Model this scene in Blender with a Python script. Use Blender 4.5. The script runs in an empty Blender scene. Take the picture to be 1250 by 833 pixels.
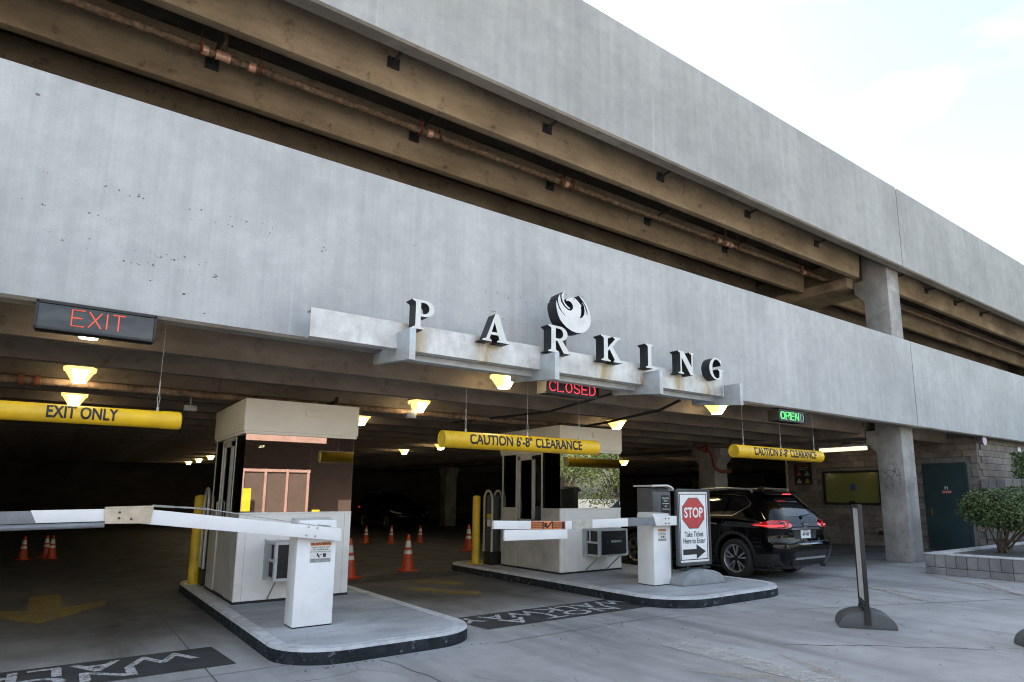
import bpy, bmesh, math, random
from mathutils import Vector, Matrix
from mathutils.geometry import delaunay_2d_cdt
R = math.radians
random.seed(7)
sc = bpy.context.scene
COL = sc.collection

# ------------------------------------------------------------------ camera
# world: X along the facade, Y into the garage, Z up
cam = bpy.data.cameras.new('camera')
cam.sensor_width = 36.0
cam.lens = 786.05 / 1250 * 36
cam.shift_x = -42.44 / 1250
cam.shift_y = 55.23 / 1250
cam.clip_start = 0.05
cam.clip_end = 2000
camo = bpy.data.objects.new('camera', cam)
COL.objects.link(camo)
camo.location = (0, 0, 1.6)
camo.rotation_mode = 'XYZ'
camo.matrix_world = (Matrix.Translation((0, 0, 1.6)) @ Matrix.Rotation(R(-37.068), 4, 'Z') @
                     Matrix.Rotation(R(90 + 9.6914), 4, 'X') @ Matrix.Rotation(R(0.09), 4, 'Z'))
sc.camera = camo

# ------------------------------------------------------------------ sky and sun
SUN_EL, SUN_ROT = 40.0, -28.0          # behind the garage: the facade is in open shade
wd = bpy.data.worlds.new('World')
sc.world = wd
wd.use_nodes = True
wn, wl = wd.node_tree.nodes, wd.node_tree.links
bg = wn['Background']
sky = wn.new('ShaderNodeTexSky')
sky.sky_type = 'NISHITA'
sky.sun_disc = False
sky.sun_elevation = R(SUN_EL)
sky.sun_rotation = R(SUN_ROT)
sky.air_density = 1.0
sky.dust_density = 3.5
sky.ozone_density = 1.0
tc = wn.new('ShaderNodeTexCoord')
mp = wn.new('ShaderNodeMapping')
mp.inputs['Scale'].default_value = (1.2, 1.2, 3.5)
nz = wn.new('ShaderNodeTexNoise')
nz.inputs['Scale'].default_value = 1.1
nz.inputs['Detail'].default_value = 8
nz.inputs['Roughness'].default_value = 0.55
cr = wn.new('ShaderNodeValToRGB')
cr.color_ramp.elements[0].position = 0.50
cr.color_ramp.elements[0].color = (0.03, 0.03, 0.03, 1)
cr.color_ramp.elements[1].position = 1.0
cr.color_ramp.elements[1].color = (0.9, 0.9, 0.9, 1)
mixw = wn.new('ShaderNodeMixRGB')
mixw.inputs[2].default_value = (5.6, 5.75, 5.9, 1)      # thin high cloud
wl.new(tc.outputs['Generated'], mp.inputs[0])
wl.new(mp.outputs[0], nz.inputs['Vector'])
wl.new(nz.outputs[0], cr.inputs[0])
wl.new(cr.outputs[0], mixw.inputs[0])
wl.new(sky.outputs[0], mixw.inputs[1])
wl.new(mixw.outputs[0], bg.inputs[0])
bg.inputs[1].default_value = 0.15

sl = bpy.data.lights.new('sun', 'SUN')
sl.energy = 5.0
sl.angle = R(0.53)
sl.color = (1.0, 0.94, 0.85)
slo = bpy.data.objects.new('sun', sl)
COL.objects.link(slo)
sdir = Vector((math.sin(R(SUN_ROT)) * math.cos(R(SUN_EL)), math.cos(R(SUN_ROT)) * math.cos(R(SUN_EL)), math.sin(R(SUN_EL))))
slo.rotation_euler = sdir.to_track_quat('Z', 'Y').to_euler()
slo.location = (0, 0, 30)

sc.render.engine = 'CYCLES'
sc.view_settings.view_transform = 'Standard'
sc.view_settings.look = 'None'
sc.view_settings.exposure = 2.05
sc.view_settings.use_white_balance = True
sc.view_settings.white_balance_temperature = 7300
sc.view_settings.white_balance_tint = 8
sc.view_settings.gamma = 1.0
sc.view_settings.use_curve_mapping = False
sc.cycles.use_denoising = True
sc.cycles.filter_width = 1.1
sc.cycles.max_bounces = 8
sc.cycles.diffuse_bounces = 4
sc.cycles.transparent_max_bounces = 12
sc.cycles.sample_clamp_indirect = 6
sc.cycles.caustics_reflective = False
sc.cycles.caustics_refractive = False

# ------------------------------------------------------------------ materials
MATS = {}


class NT:
    """small helper around a material node tree"""
    def __init__(self, name):
        self.m = bpy.data.materials.new(name)
        self.m.use_nodes = True
        self.n = self.m.node_tree.nodes
        self.l = self.m.node_tree.links
        self.p = self.n['Principled BSDF']
        self.tc = self.n.new('ShaderNodeTexCoord')
        MATS[name] = self.m

    def mapping(self, scale=(1, 1, 1), rot=(0, 0, 0), src='Object', loc=(0, 0, 0)):
        m = self.n.new('ShaderNodeMapping')
        m.inputs['Scale'].default_value = scale
        m.inputs['Rotation'].default_value = rot
        m.inputs['Location'].default_value = loc
        self.l.new(self.tc.outputs[src], m.inputs[0])
        return m.outputs[0]

    def noise(self, vec, scale, detail=5, rough=0.6, dist=0):
        n = self.n.new('ShaderNodeTexNoise')
        n.inputs['Scale'].default_value = scale
        n.inputs['Detail'].default_value = detail
        n.inputs['Roughness'].default_value = rough
        n.inputs['Distortion'].default_value = dist
        if vec is not None:
            self.l.new(vec, n.inputs['Vector'])
        return n.outputs[0]

    def voronoi(self, vec, scale, feature='F1', rand=1.0):
        n = self.n.new('ShaderNodeTexVoronoi')
        n.feature = feature
        n.inputs['Scale'].default_value = scale
        n.inputs['Randomness'].default_value = rand
        self.l.new(vec, n.inputs['Vector'])
        return n.outputs['Distance']

    def ramp(self, fac, stops):
        r = self.n.new('ShaderNodeValToRGB')
        el = r.color_ramp.elements
        while len(el) < len(stops):
            el.new(0.5)
        for e, (p, c) in zip(el, stops):
            e.position = p
            e.color = c if len(c) == 4 else (*c, 1)
        self.l.new(fac, r.inputs[0])
        return r.outputs[0]

    def mix(self, fac, a, b, mode='MIX'):
        m = self.n.new('ShaderNodeMixRGB')
        m.blend_type = mode
        for i, v in ((0, fac), (1, a), (2, b)):
            if isinstance(v, (int, float)):
                m.inputs[i].default_value = v
            elif isinstance(v, tuple):
                m.inputs[i].default_value = v if len(v) == 4 else (*v, 1)
            else:
                self.l.new(v, m.inputs[i])
        return m.outputs[0]

    def math(self, op, a, b=0.0, c=None):
        m = self.n.new('ShaderNodeMath')
        m.operation = op
        for i, v in enumerate((a, b, c)):
            if v is None:
                continue
            if isinstance(v, (int, float)):
                m.inputs[i].default_value = v
            else:
                self.l.new(v, m.inputs[i])
        return m.outputs[0]

    def xyz(self, src='Object'):
        s = self.n.new('ShaderNodeSeparateXYZ')
        self.l.new(self.tc.outputs[src], s.inputs[0])
        return s.outputs

    def bump(self, h, strength=0.2, dist=0.01):
        b = self.n.new('ShaderNodeBump')
        b.inputs['Strength'].default_value = strength
        b.inputs['Distance'].default_value = dist
        self.l.new(h, b.inputs['Height'])
        self.l.new(b.outputs[0], self.p.inputs['Normal'])

    def set(self, color=None, rough=None, metal=None, **kw):
        for key, v in (('Base Color', color), ('Roughness', rough), ('Metallic', metal)):
            if v is None:
                continue
            if isinstance(v, (int, float)):
                self.p.inputs[key].default_value = v
            elif isinstance(v, tuple):
                self.p.inputs[key].default_value = v if len(v) == 4 else (*v, 1)
            else:
                self.l.new(v, self.p.inputs[key])
        for k, v in kw.items():
            self.p.inputs[k.replace('_', ' ')].default_value = v
        return self.m


def simple(name, c, rough=0.6, metal=0.0, var=0.12, scale=6.0, bump=0.0, src='Object', dirt=None, **kw):
    t = NT(name)
    v = t.mapping(src=src)
    f = t.noise(v, scale, 4)
    lo = tuple(x * (1 - var * 1.6) for x in c)
    hi = tuple(min(1, x * (1 + var)) for x in c)
    col = t.ramp(f, [(0.3, lo), (0.7, hi)])
    if dirt:
        g = t.ramp(t.noise(v, scale * 0.35, 8, 0.7), [(0.52, (0, 0, 0)), (0.75, (1, 1, 1))])
        g2 = t.mix(dirt[3], (0, 0, 0), g)
        col = t.mix(g2, col, dirt[:3])
    t.set(col, rough, metal, **kw)
    if bump:
        t.bump(t.noise(v, scale * 5, 2), bump, 0.01)
    return t.m


def emit(name, c, s, base=(0.05, 0.05, 0.05), sample=False):
    t = NT(name)
    if not sample:
        t.m.cycles.emission_sampling = 'NONE'
    t.set(base, 0.4)
    t.p.inputs['Emission Color'].default_value = (*c, 1)
    t.p.inputs['Emission Strength'].default_value = s
    return t.m


def facade_mat(name, base=(0.43, 0.435, 0.44), warm=0.0):
    t = NT(name)
    v = t.mapping()
    x, y, z = t.xyz()
    vs = t.mapping((7, 7, 0.16))
    vs2 = t.mapping((28, 28, 0.5))
    big = t.noise(v, 0.55, 5, 0.55)
    col = t.ramp(big, [(0.3, tuple(b * 0.82 for b in base)), (0.7, tuple(b * 1.12 for b in base))])
    st = t.ramp(t.noise(vs, 1.0, 6, 0.65), [(0.30, (0.85, 0.85, 0.86)), (0.70, (1.07, 1.07, 1.07))])
    col = t.mix(0.65, col, st, 'MULTIPLY')
    st2 = t.ramp(t.noise(vs2, 1.0, 3), [(0.35, (0.93, 0.93, 0.93)), (0.75, (1.06, 1.06, 1.06))])
    col = t.mix(0.5, col, st2, 'MULTIPLY')
    pale = t.ramp(t.noise(t.mapping((16, 16, 0.22), loc=(3, 1, 7)), 1.0, 4), [(0.62, (0, 0, 0)), (0.7, (0.55, 0.55, 0.55))])
    zr = t.math('MULTIPLY', t.ramp(t.noise(v, 0.8, 3), [(0.4, (0, 0, 0)), (0.65, (1, 1, 1))]), pale)
    col = t.mix(zr, col, (0.62, 0.62, 0.62))
    fine = t.ramp(t.noise(v, 60, 3), [(0.3, (0.9, 0.9, 0.9)), (0.7, (1.06, 1.06, 1.06))])
    col = t.mix(0.7, col, fine, 'MULTIPLY')
    mott = t.ramp(t.noise(v, 4.5, 7, 0.72), [(0.32, (0.86, 0.86, 0.87)), (0.68, (1.08, 1.08, 1.08))])
    col = t.mix(0.75, col, mott, 'MULTIPLY')
    blotch = t.ramp(t.noise(v, 1.6, 7, 0.7), [(0.52, (0, 0, 0)), (0.75, (0.55, 0.55, 0.55))])
    col = t.mix(blotch, col, tuple(b * 0.72 for b in base[:2]) + (base[2] * 0.76,))
    # bug holes
    d = t.voronoi(v, 9.0)
    hole = t.ramp(d, [(0.03, (1, 1, 1)), (0.045, (0, 0, 0))])
    msk = t.ramp(t.noise(v, 1.1, 2), [(0.55, (0, 0, 0)), (0.62, (1, 1, 1))])
    hm = t.math('MULTIPLY', hole, msk)
    col = t.mix(hm, col, (0.08, 0.075, 0.07))
    t.set(col, 0.85)
    t.p.inputs['Specular IOR Level'].default_value = 0.25
    t.bump(t.noise(v, 45, 3, 0.7), 0.25, 0.006)
    return t.m


def rough_concrete(name, c1, c2, scale=1.5, dark=0.5, stretch=(0.4, 1, 1)):
    t = NT(name)
    v = t.mapping(stretch)
    vo = t.mapping()
    col = t.ramp(t.noise(v, scale, 7, 0.65), [(0.3, c1), (0.72, c2)])
    big = t.ramp(t.noise(t.mapping((0.5, 1, 1), loc=(9, 2, 4)), 1.1, 4, 0.6), [(0.35, (0.58, 0.58, 0.58)), (0.65, (1.15, 1.15, 1.15))])
    col = t.mix(0.8, col, big, 'MULTIPLY')
    bl = t.ramp(t.noise(vo, 4.5, 6, 0.75), [(0.56, (0, 0, 0)), (0.68, (dark, dark, dark))])
    col = t.mix(bl, col, tuple(c * 0.45 for c in c1))
    fn = t.ramp(t.noise(vo, 50, 3), [(0.3, (0.86, 0.86, 0.86)), (0.7, (1.08, 1.08, 1.08))])
    col = t.mix(0.8, col, fn, 'MULTIPLY')
    t.set(col, 0.9)
    t.p.inputs['Specular IOR Level'].default_value = 0.2
    t.bump(t.noise(vo, 30, 3, 0.7), 0.35, 0.01)
    return t.m


def ground_mat():
    t = NT('driveway_concrete')
    v = t.mapping()
    x, y, z = t.xyz()
    base = t.ramp(t.noise(v, 0.35, 7, 0.6), [(0.3, (0.285, 0.29, 0.288)), (0.7, (0.405, 0.41, 0.405))])
    fl = t.ramp(t.noise(v, 3.0, 8, 0.7), [(0.3, (0.8, 0.8, 0.8)), (0.7, (1.12, 1.12, 1.12))])
    col = t.mix(0.8, base, fl, 'MULTIPLY')
    sp = t.ramp(t.noise(v, 70, 3, 0.6), [(0.28, (0.72, 0.72, 0.72)), (0.6, (1.06, 1.06, 1.06))])
    col = t.mix(0.7, col, sp, 'MULTIPLY')
    # drive-lane wear, drawn out along the lanes
    tv = t.mapping((2.4, 0.35, 1))
    ty = t.ramp(t.noise(tv, 0.8, 6, 0.6, 0.4), [(0.46, (0, 0, 0)), (0.72, (0.55, 0.55, 0.55))])
    col = t.mix(ty, col, (0.13, 0.13, 0.128))
    acc = None
    xw = t.math('ADD', x, t.math('MULTIPLY', t.math('SUBTRACT', t.noise(t.mapping((0.2, 0.25, 1)), 1.0, 2), 0.5), 1.2))
    for cx in (-0.75, 0.75, 5.0, 6.35, 11.2, 12.7):
        k = t.math('MAXIMUM', t.math('SUBTRACT', 1.0, t.math('DIVIDE', t.math('ABSOLUTE', t.math('SUBTRACT', xw, cx)), 0.42)), 0.0)
        acc = k if acc is None else t.math('MAXIMUM', acc, k)
    tn = t.ramp(t.noise(t.mapping((5, 0.5, 1)), 1.0, 5, 0.65), [(0.33, (0, 0, 0)), (0.68, (0.95, 0.95, 0.95))])
    near = t.ramp(t.math('DIVIDE', y, 20.0), [(0.05, (0, 0, 0)), (0.42, (1, 1, 1))])
    col = t.mix(t.math('MULTIPLY', t.math('MULTIPLY', acc, tn), near), col, (0.115, 0.113, 0.11))
    # old oil and gum spots
    sd = t.voronoi(t.mapping((1, 1, 1)), 2.3)
    spot = t.ramp(sd, [(0.03, (0.85, 0.85, 0.85)), (0.065, (0, 0, 0))])
    col = t.mix(spot, col, (0.06, 0.06, 0.06))
    sd2 = t.voronoi(t.mapping((1, 1, 1), loc=(3, 8, 0)), 9)
    m2 = t.ramp(t.noise(v, 0.9, 2), [(0.55, (0, 0, 0)), (0.6, (1, 1, 1))])
    spot2 = t.math('MULTIPLY', t.ramp(sd2, [(0.03, (0.7, 0.7, 0.7)), (0.06, (0, 0, 0))]), m2)
    col = t.mix(spot2, col, (0.09, 0.09, 0.09))
    # hairline cracks
    dv = t.mapping((1, 1, 1))
    wob = t.n.new('ShaderNodeMixRGB')
    wob.blend_type = 'ADD'
    wob.inputs[0].default_value = 0.35
    t.l.new(dv, wob.inputs[1])
    nn = t.n.new('ShaderNodeTexNoise')
    nn.inputs['Scale'].default_value = 2.2
    nn.inputs['Detail'].default_value = 6
    t.l.new(dv, nn.inputs['Vector'])
    t.l.new(nn.outputs['Color'], wob.inputs[2])
    ce = t.voronoi(wob.outputs[0], 0.28, 'DISTANCE_TO_EDGE')
    ck = t.ramp(ce, [(0.0, (1, 1, 1)), (0.0035, (0, 0, 0))])
    ckm = t.ramp(t.noise(v, 0.6, 3), [(0.46, (0, 0, 0)), (0.56, (0.75, 0.75, 0.75))])
    col = t.mix(t.math('MULTIPLY', ck, ckm), col, (0.05, 0.05, 0.05))
    # garage floor: tyre dirt, plus light falloff painted darker from the opening inwards
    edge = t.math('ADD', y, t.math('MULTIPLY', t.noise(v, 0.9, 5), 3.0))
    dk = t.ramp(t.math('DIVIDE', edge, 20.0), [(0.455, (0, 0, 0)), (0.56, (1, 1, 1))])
    dirt_shade = t.ramp(t.noise(t.mapping((1.6, 0.6, 1)), 1.1, 7, 0.65), [(0.3, (0.028, 0.027, 0.026)), (0.7, (0.105, 0.103, 0.099))])
    dirt_shade = t.mix(0.7, dirt_shade, sp, 'MULTIPLY')
    col = t.mix(t.math('MULTIPLY', dk, 0.9), col, dirt_shade)
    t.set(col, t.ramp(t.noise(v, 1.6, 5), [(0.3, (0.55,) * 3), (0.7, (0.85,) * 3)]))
    t.p.inputs['Specular IOR Level'].default_value = 0.35
    t.bump(t.noise(v, 55, 3, 0.7), 0.3, 0.006)
    return t.m


def glass_mat(name, tint=(0.25, 0.27, 0.27), refl=0.4):
    m = bpy.data.materials.new(name)
    m.use_nodes = True
    n, l = m.node_tree.nodes, m.node_tree.links
    n.clear()
    out = n.new('ShaderNodeOutputMaterial')
    tr = n.new('ShaderNodeBsdfTransparent')
    tr.inputs[0].default_value = (*tint, 1)
    gl = n.new('ShaderNodeBsdfGlossy')
    gl.inputs['Roughness'].default_value = 0.004
    gl.inputs['Color'].default_value = (0.95, 0.97, 0.96, 1)
    fr = n.new('ShaderNodeFresnel')
    fr.inputs[0].default_value = 1.5
    ad = n.new('ShaderNodeMath')
    ad.operation = 'ADD'
    ad.use_clamp = True
    ad.inputs[1].default_value = refl
    l.new(fr.outputs[0], ad.inputs[0])
    mx = n.new('ShaderNodeMixShader')
    l.new(ad.outputs[0], mx.inputs[0])
    l.new(tr.outputs[0], mx.inputs[1])
    l.new(gl.outputs[0], mx.inputs[2])
    l.new(mx.outputs[0], out.inputs[0])
    MATS[name] = m
    return m


def block_mat(name, c1, c2):
    """concrete masonry block: each block object gets its own tone"""
    t = NT(name)
    v = t.mapping()
    oi = t.n.new('ShaderNodeObjectInfo')
    col = t.ramp(oi.outputs['Random'], [(0.0, c1), (1.0, c2)])
    fl = t.ramp(t.noise(t.mapping(src='Generated'), 3.0, 6, 0.7), [(0.3, (0.82, 0.82, 0.82)), (0.7, (1.1, 1.1, 1.1))])
    col = t.mix(0.8, col, fl, 'MULTIPLY')
    geo = t.n.new('ShaderNodeNewGeometry')
    nw = t.n.new('ShaderNodeTexNoise')
    nw.inputs['Scale'].default_value = 1.8
    nw.inputs['Detail'].default_value = 7
    t.l.new(geo.outputs['Position'], nw.inputs['Vector'])
    st = t.ramp(nw.outputs[0], [(0.5, (0, 0, 0)), (0.72, (0.6, 0.6, 0.6))])
    col = t.mix(st, col, tuple(c * 0.42 for c in c1))
    t.set(col, 0.92)
    t.bump(t.noise(v, 60, 5), 0.4, 0.006)
    return t.m


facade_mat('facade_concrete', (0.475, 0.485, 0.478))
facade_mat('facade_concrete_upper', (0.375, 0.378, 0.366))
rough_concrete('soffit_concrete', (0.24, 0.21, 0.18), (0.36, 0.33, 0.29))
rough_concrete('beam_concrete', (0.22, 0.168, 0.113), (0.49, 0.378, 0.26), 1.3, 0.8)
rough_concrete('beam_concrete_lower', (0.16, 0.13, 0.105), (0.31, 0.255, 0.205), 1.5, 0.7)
rough_concrete('column_concrete', (0.25, 0.24, 0.23), (0.43, 0.415, 0.40), 2.2, 0.6, (1, 1, 0.6))
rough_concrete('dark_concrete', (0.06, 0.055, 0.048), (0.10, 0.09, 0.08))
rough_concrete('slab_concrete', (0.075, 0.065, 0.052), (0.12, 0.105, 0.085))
rough_concrete('island_concrete', (0.34, 0.36, 0.38), (0.47, 0.49, 0.51), 0.9, 0.5, (1, 1, 1))
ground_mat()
glass_mat('booth_glass', (0.32, 0.35, 0.35), 0.26)
glass_mat('side_glass', (0.55, 0.58, 0.57), 0.14)
glass_mat('car_glass', (0.05, 0.055, 0.06), 0.10)
t = NT('kerb_paint_black')
v = t.mapping()
_x, _y, _z = t.xyz()
kc = t.ramp(t.noise(v, 5, 6, 0.7), [(0.35, (0.008, 0.011, 0.014)), (0.7, (0.03, 0.037, 0.043))])
chip = t.ramp(t.noise(v, 9, 8, 0.75), [(0.57, (0, 0, 0)), (0.63, (0.8, 0.8, 0.8))])
kc = t.mix(chip, kc, (0.16, 0.165, 0.17))
yel = t.ramp(t.noise(t.mapping(loc=(5, 2, 1)), 7, 6, 0.7), [(0.70, (0, 0, 0)), (0.73, (0.7, 0.7, 0.7))])
kc = t.mix(yel, kc, (0.30, 0.22, 0.05))
edge = t.math('ADD', _z, t.math('MULTIPLY', t.noise(v, 7, 6, 0.7), 0.05))
kc = t.mix(t.ramp(t.math('MULTIPLY', edge, 5.0), [(0.735, (0, 0, 0)), (0.76, (1, 1, 1))]), kc, (0.50, 0.52, 0.54))
t.set(kc, 0.75)
t.p.inputs['Specular IOR Level'].default_value = 0.2
t.bump(t.noise(v, 30, 3), 0.3, 0.01)
simple('kerb_top_white', (0.52, 0.54, 0.56), 0.7, 0, 0.18, 6, 0.15, dirt=(0.26, 0.27, 0.28, 0.8))
simple('white_paint', (0.80, 0.805, 0.80), 0.42, 0, 0.05, 2.5, 0.03, dirt=(0.5, 0.49, 0.46, 0.35))
simple('booth_white', (0.85, 0.85, 0.835), 0.5, 0, 0.05, 1.6, 0.03, dirt=(0.46, 0.45, 0.42, 0.5))
simple('booth_cream', (0.79, 0.745, 0.66), 0.5, 0, 0.05, 1.5, 0.03, dirt=(0.42, 0.39, 0.33, 0.35))
simple('booth_grey', (0.47, 0.455, 0.43), 0.5, 0, 0.10, 2.5, 0.05, dirt=(0.2, 0.19, 0.18, 0.7))
simple('alu_frame', (0.56, 0.545, 0.50), 0.45, 0.35, 0.08, 4)
simple('grey_metal', (0.46, 0.49, 0.51), 0.45, 0.25, 0.10, 5, 0.03)
simple('dark_metal', (0.05, 0.05, 0.052), 0.5, 0.3, 0.2, 5)
simple('galvanized', (0.50, 0.50, 0.46), 0.42, 0.7, 0.16, 14, 0.05, dirt=(0.36, 0.31, 0.22, 0.5))
simple('tan_plate', (0.50, 0.45, 0.36), 0.45, 0.5, 0.14, 9, 0.05, dirt=(0.3, 0.24, 0.16, 0.6))
simple('arm_grey', (0.20, 0.215, 0.23), 0.55, 0.1, 0.12, 8, 0.05)
simple('yellow_paint', (0.80, 0.48, 0.012), 0.42, 0, 0.08, 3, 0.05, dirt=(0.36, 0.22, 0.03, 0.6))
simple('yellow_faded', (0.70, 0.47, 0.03), 0.5, 0, 0.12, 6, 0.06, dirt=(0.2, 0.15, 0.04, 0.5))
simple('black_ink', (0.018, 0.018, 0.02), 0.6, 0, 0.2, 8)
simple('black_plastic', (0.012, 0.0125, 0.014), 0.5, 0, 0.2, 5)
simple('black_trim', (0.014, 0.0145, 0.015), 0.65, 0, 0.2, 8, 0.05)
simple('black_return', (0.012, 0.015, 0.018), 0.55, 0, 0.25, 6)
simple('letter_white', (0.66, 0.68, 0.65), 0.5, 0, 0.06, 7, 0.02, dirt=(0.5, 0.48, 0.42, 0.3))
simple('emblem_white', (0.70, 0.70, 0.69), 0.5, 0, 0.07, 6, 0.02, dirt=(0.45, 0.43, 0.38, 0.7))
simple('orange_plastic', (0.62, 0.075, 0.02), 0.5, 0, 0.12, 5, 0.02, dirt=(0.2, 0.04, 0.02, 0.5))
simple('cone_white', (0.75, 0.73, 0.66), 0.4, 0, 0.08, 9, dirt=(0.4, 0.36, 0.28, 0.5))
simple('sign_base_plastic', (0.075, 0.082, 0.088), 0.55, 0, 0.12, 5, 0.06)
simple('sign_base_light', (0.26, 0.275, 0.285), 0.55, 0, 0.12, 5, 0.06)
simple('sign_white', (0.82, 0.83, 0.83), 0.35, 0, 0.05, 4)
simple('sign_red', (0.50, 0.045, 0.05), 0.35, 0, 0.10, 14)
simple('sticker_orange', (0.75, 0.20, 0.05), 0.5, 0, 0.1, 9)
simple('sticker_white', (0.7, 0.7, 0.68), 0.5, 0, 0.05, 9)
simple('sticker_grey', (0.30, 0.30, 0.30), 0.5, 0, 0.3, 40)
simple('machine_dark', (0.055, 0.057, 0.06), 0.45, 0, 0.12, 4, 0.03)
simple('machine_grey', (0.12, 0.122, 0.125), 0.45, 0, 0.12, 4, 0.03)
simple('blue_badge', (0.03, 0.08, 0.25), 0.4)
simple('door_green', (0.022, 0.055, 0.062), 0.4, 0, 0.15, 2, 0.02, dirt=(0.05, 0.07, 0.07, 0.5))
simple('window_green', (0.20, 0.20, 0.065), 0.12, 0, 0.08, 1.5)
simple('brass', (0.55, 0.42, 0.2), 0.35, 0.9, 0.1, 8)
simple('purple_dome', (0.36, 0.24, 0.36), 0.35, 0, 0.06, 8)
simple('pipe_rust', (0.24, 0.155, 0.10), 0.8, 0.2, 0.45, 14, 0.3, dirt=(0.48, 0.36, 0.24, 0.8))
simple('clamp_rust', (0.22, 0.07, 0.04), 0.75, 0.2, 0.3, 12, 0.2)
simple('copper', (0.85, 0.48, 0.34), 0.4, 0.3, 0.2, 16)
simple('pipe_red', (0.17, 0.035, 0.025), 0.55, 0, 0.2, 9)
simple('cable_steel', (0.32, 0.31, 0.30), 0.4, 0.6, 0.1, 20)
simple('paint_black_floor', (0.030, 0.033, 0.036), 0.75, 0, 0.3, 2.5, 0.15, dirt=(0.13, 0.135, 0.14, 0.4))
simple('leaf', (0.05, 0.095, 0.025), 0.5, 0, 0.35, 12)
simple('leaf_pale', (0.12, 0.17, 0.06), 0.5, 0, 0.3, 12)
simple('leaf_tree', (0.11, 0.15, 0.045), 0.55, 0, 0.3, 3)
simple('bark', (0.13, 0.10, 0.075), 0.9, 0, 0.3, 12, 0.4)
simple('soil', (0.12, 0.115, 0.11), 0.95, 0, 0.4, 22, 0.5)
simple('mortar', (0.20, 0.19, 0.18), 0.95, 0, 0.2, 12, 0.3)
block_mat('block_planter', (0.17, 0.17, 0.175), (0.29, 0.285, 0.28))
block_mat('block_wall', (0.20, 0.165, 0.14), (0.29, 0.245, 0.21))
simple('pink_steel', (0.38, 0.225, 0.20), 0.6, 0, 0.1, 3)
simple('mesh_screen', (0.10, 0.065, 0.055), 0.8, 0, 0.1, 3)
simple('far_wall', (0.30, 0.29, 0.28), 0.9, 0, 0.1, 1)
simple('tyre', (0.016, 0.016, 0.017), 0.8, 0, 0.25, 20, 0.1)
simple('rim_silver', (0.55, 0.56, 0.57), 0.28, 0.9, 0.06, 12)
simple('rim_dark', (0.02, 0.02, 0.022), 0.4, 0.4, 0.1, 8)
simple('chrome', (0.72, 0.73, 0.75), 0.14, 1.0, 0.04, 10)
simple('skid_silver', (0.55, 0.56, 0.58), 0.3, 0.8, 0.06, 10)
simple('plate_white', (0.62, 0.66, 0.68), 0.35, 0, 0.08, 20)
simple('lens_clear', (0.55, 0.56, 0.57), 0.12, 0.3, 0.1, 30)
simple('conduit_dark', (0.022, 0.022, 0.022), 0.6)
t = NT('car_paint')
t.set((0.0016, 0.0016, 0.002), 0.25, 0.0)
t.p.inputs['Specular IOR Level'].default_value = 0.0
t.p.inputs['Coat Weight'].default_value = 1.0
t.p.inputs['Coat Roughness'].default_value = 0.02
t.p.inputs['Coat IOR'].default_value = 1.4
t = NT('tail_red')
t.set((0.28, 0.004, 0.006), 0.08)
t.p.inputs['Emission Color'].default_value = (1, 0.02, 0.03, 1)
t.p.inputs['Emission Strength'].default_value = 0.04
t.p.inputs['Coat Weight'].default_value = 1.0
emit('tail_lit', (1.0, 0.05, 0.06), 0.38, (0.4, 0.01, 0.01))
simple('reflector_red', (0.55, 0.012, 0.015), 0.2, 0, 0.1, 60)
emit('neon_red', (1.0, 0.05, 0.10), 0.32)
emit('neon_red_dim', (1.0, 0.10, 0.05), 0.22)
emit('neon_green', (0.06, 1.0, 0.22), 0.35)
simple('neon_off', (0.6, 0.62, 0.62), 0.2)
emit('lamp_core', (1.0, 0.86, 0.58), 10.0, (0.8, 0.75, 0.6), True)
emit('lamp_glow', (1.0, 0.66, 0.20), 0.5, (0.7, 0.6, 0.35))
emit('tube_light', (1.0, 0.94, 0.74), 0.30, (0.6, 0.6, 0.55), True)
emit('poster_lit', (0.4, 0.35, 0.3), 0.0, (0.5, 0.4, 0.35))


def canopy_metal():
    t = NT('canopy_metal')
    v = t.mapping()
    col = t.ramp(t.noise(v, 3.0, 8, 0.65), [(0.35, (0.44, 0.43, 0.41)), (0.68, (0.70, 0.69, 0.67))])
    b = t.ramp(t.noise(t.mapping((1, 1, 0.6)), 5.0, 8, 0.7), [(0.52, (0, 0, 0)), (0.7, (0.7, 0.7, 0.7))])
    col = t.mix(b, col, (0.36, 0.345, 0.315))
    # rusty run-off below each letter
    x, y, z = t.xyz()
    acc = None
    for lx in (3.2, 4.2, 5.22, 6.17, 6.96, 7.78, 8.52):
        d = t.math('ABSOLUTE', t.math('SUBTRACT', x, lx))
        k = t.math('SUBTRACT', 1.0, t.math('DIVIDE', d, 0.24))
        k = t.math('MAXIMUM', k, 0.0)
        acc = k if acc is None else t.math('MAXIMUM', acc, k)
    rn = t.ramp(t.noise(t.mapping((9, 9, 2.2)), 1.0, 5), [(0.40, (0, 0, 0)), (0.58, (1, 1, 1))])
    run = t.math('MULTIPLY', t.math('MULTIPLY', acc, rn), 1.1)
    col = t.mix(run, col, (0.40, 0.30, 0.17))
    t.set(col, 0.42, 0.25)
    t.bump(t.noise(v, 12, 5), 0.06, 0.01)


canopy_metal()


def worn_paint(name, c, thr=0.5, scale=5.0, amount=0.85):
    """road paint worn away in patches, so the surface below shows through"""
    t = NT(name)
    v = t.mapping()
    k = t.ramp(t.noise(v, scale, 10, 0.78), [(thr - 0.10, (amount,) * 3), (thr + 0.10, (0, 0, 0))])
    k2 = t.ramp(t.noise(v, 45, 3), [(0.36, (0.35, 0.35, 0.35)), (0.55, (1, 1, 1))])
    t.set(c, 0.8)
    t.l.new(t.math('MULTIPLY', k, k2), t.p.inputs['Alpha'])
    return t.m


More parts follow.
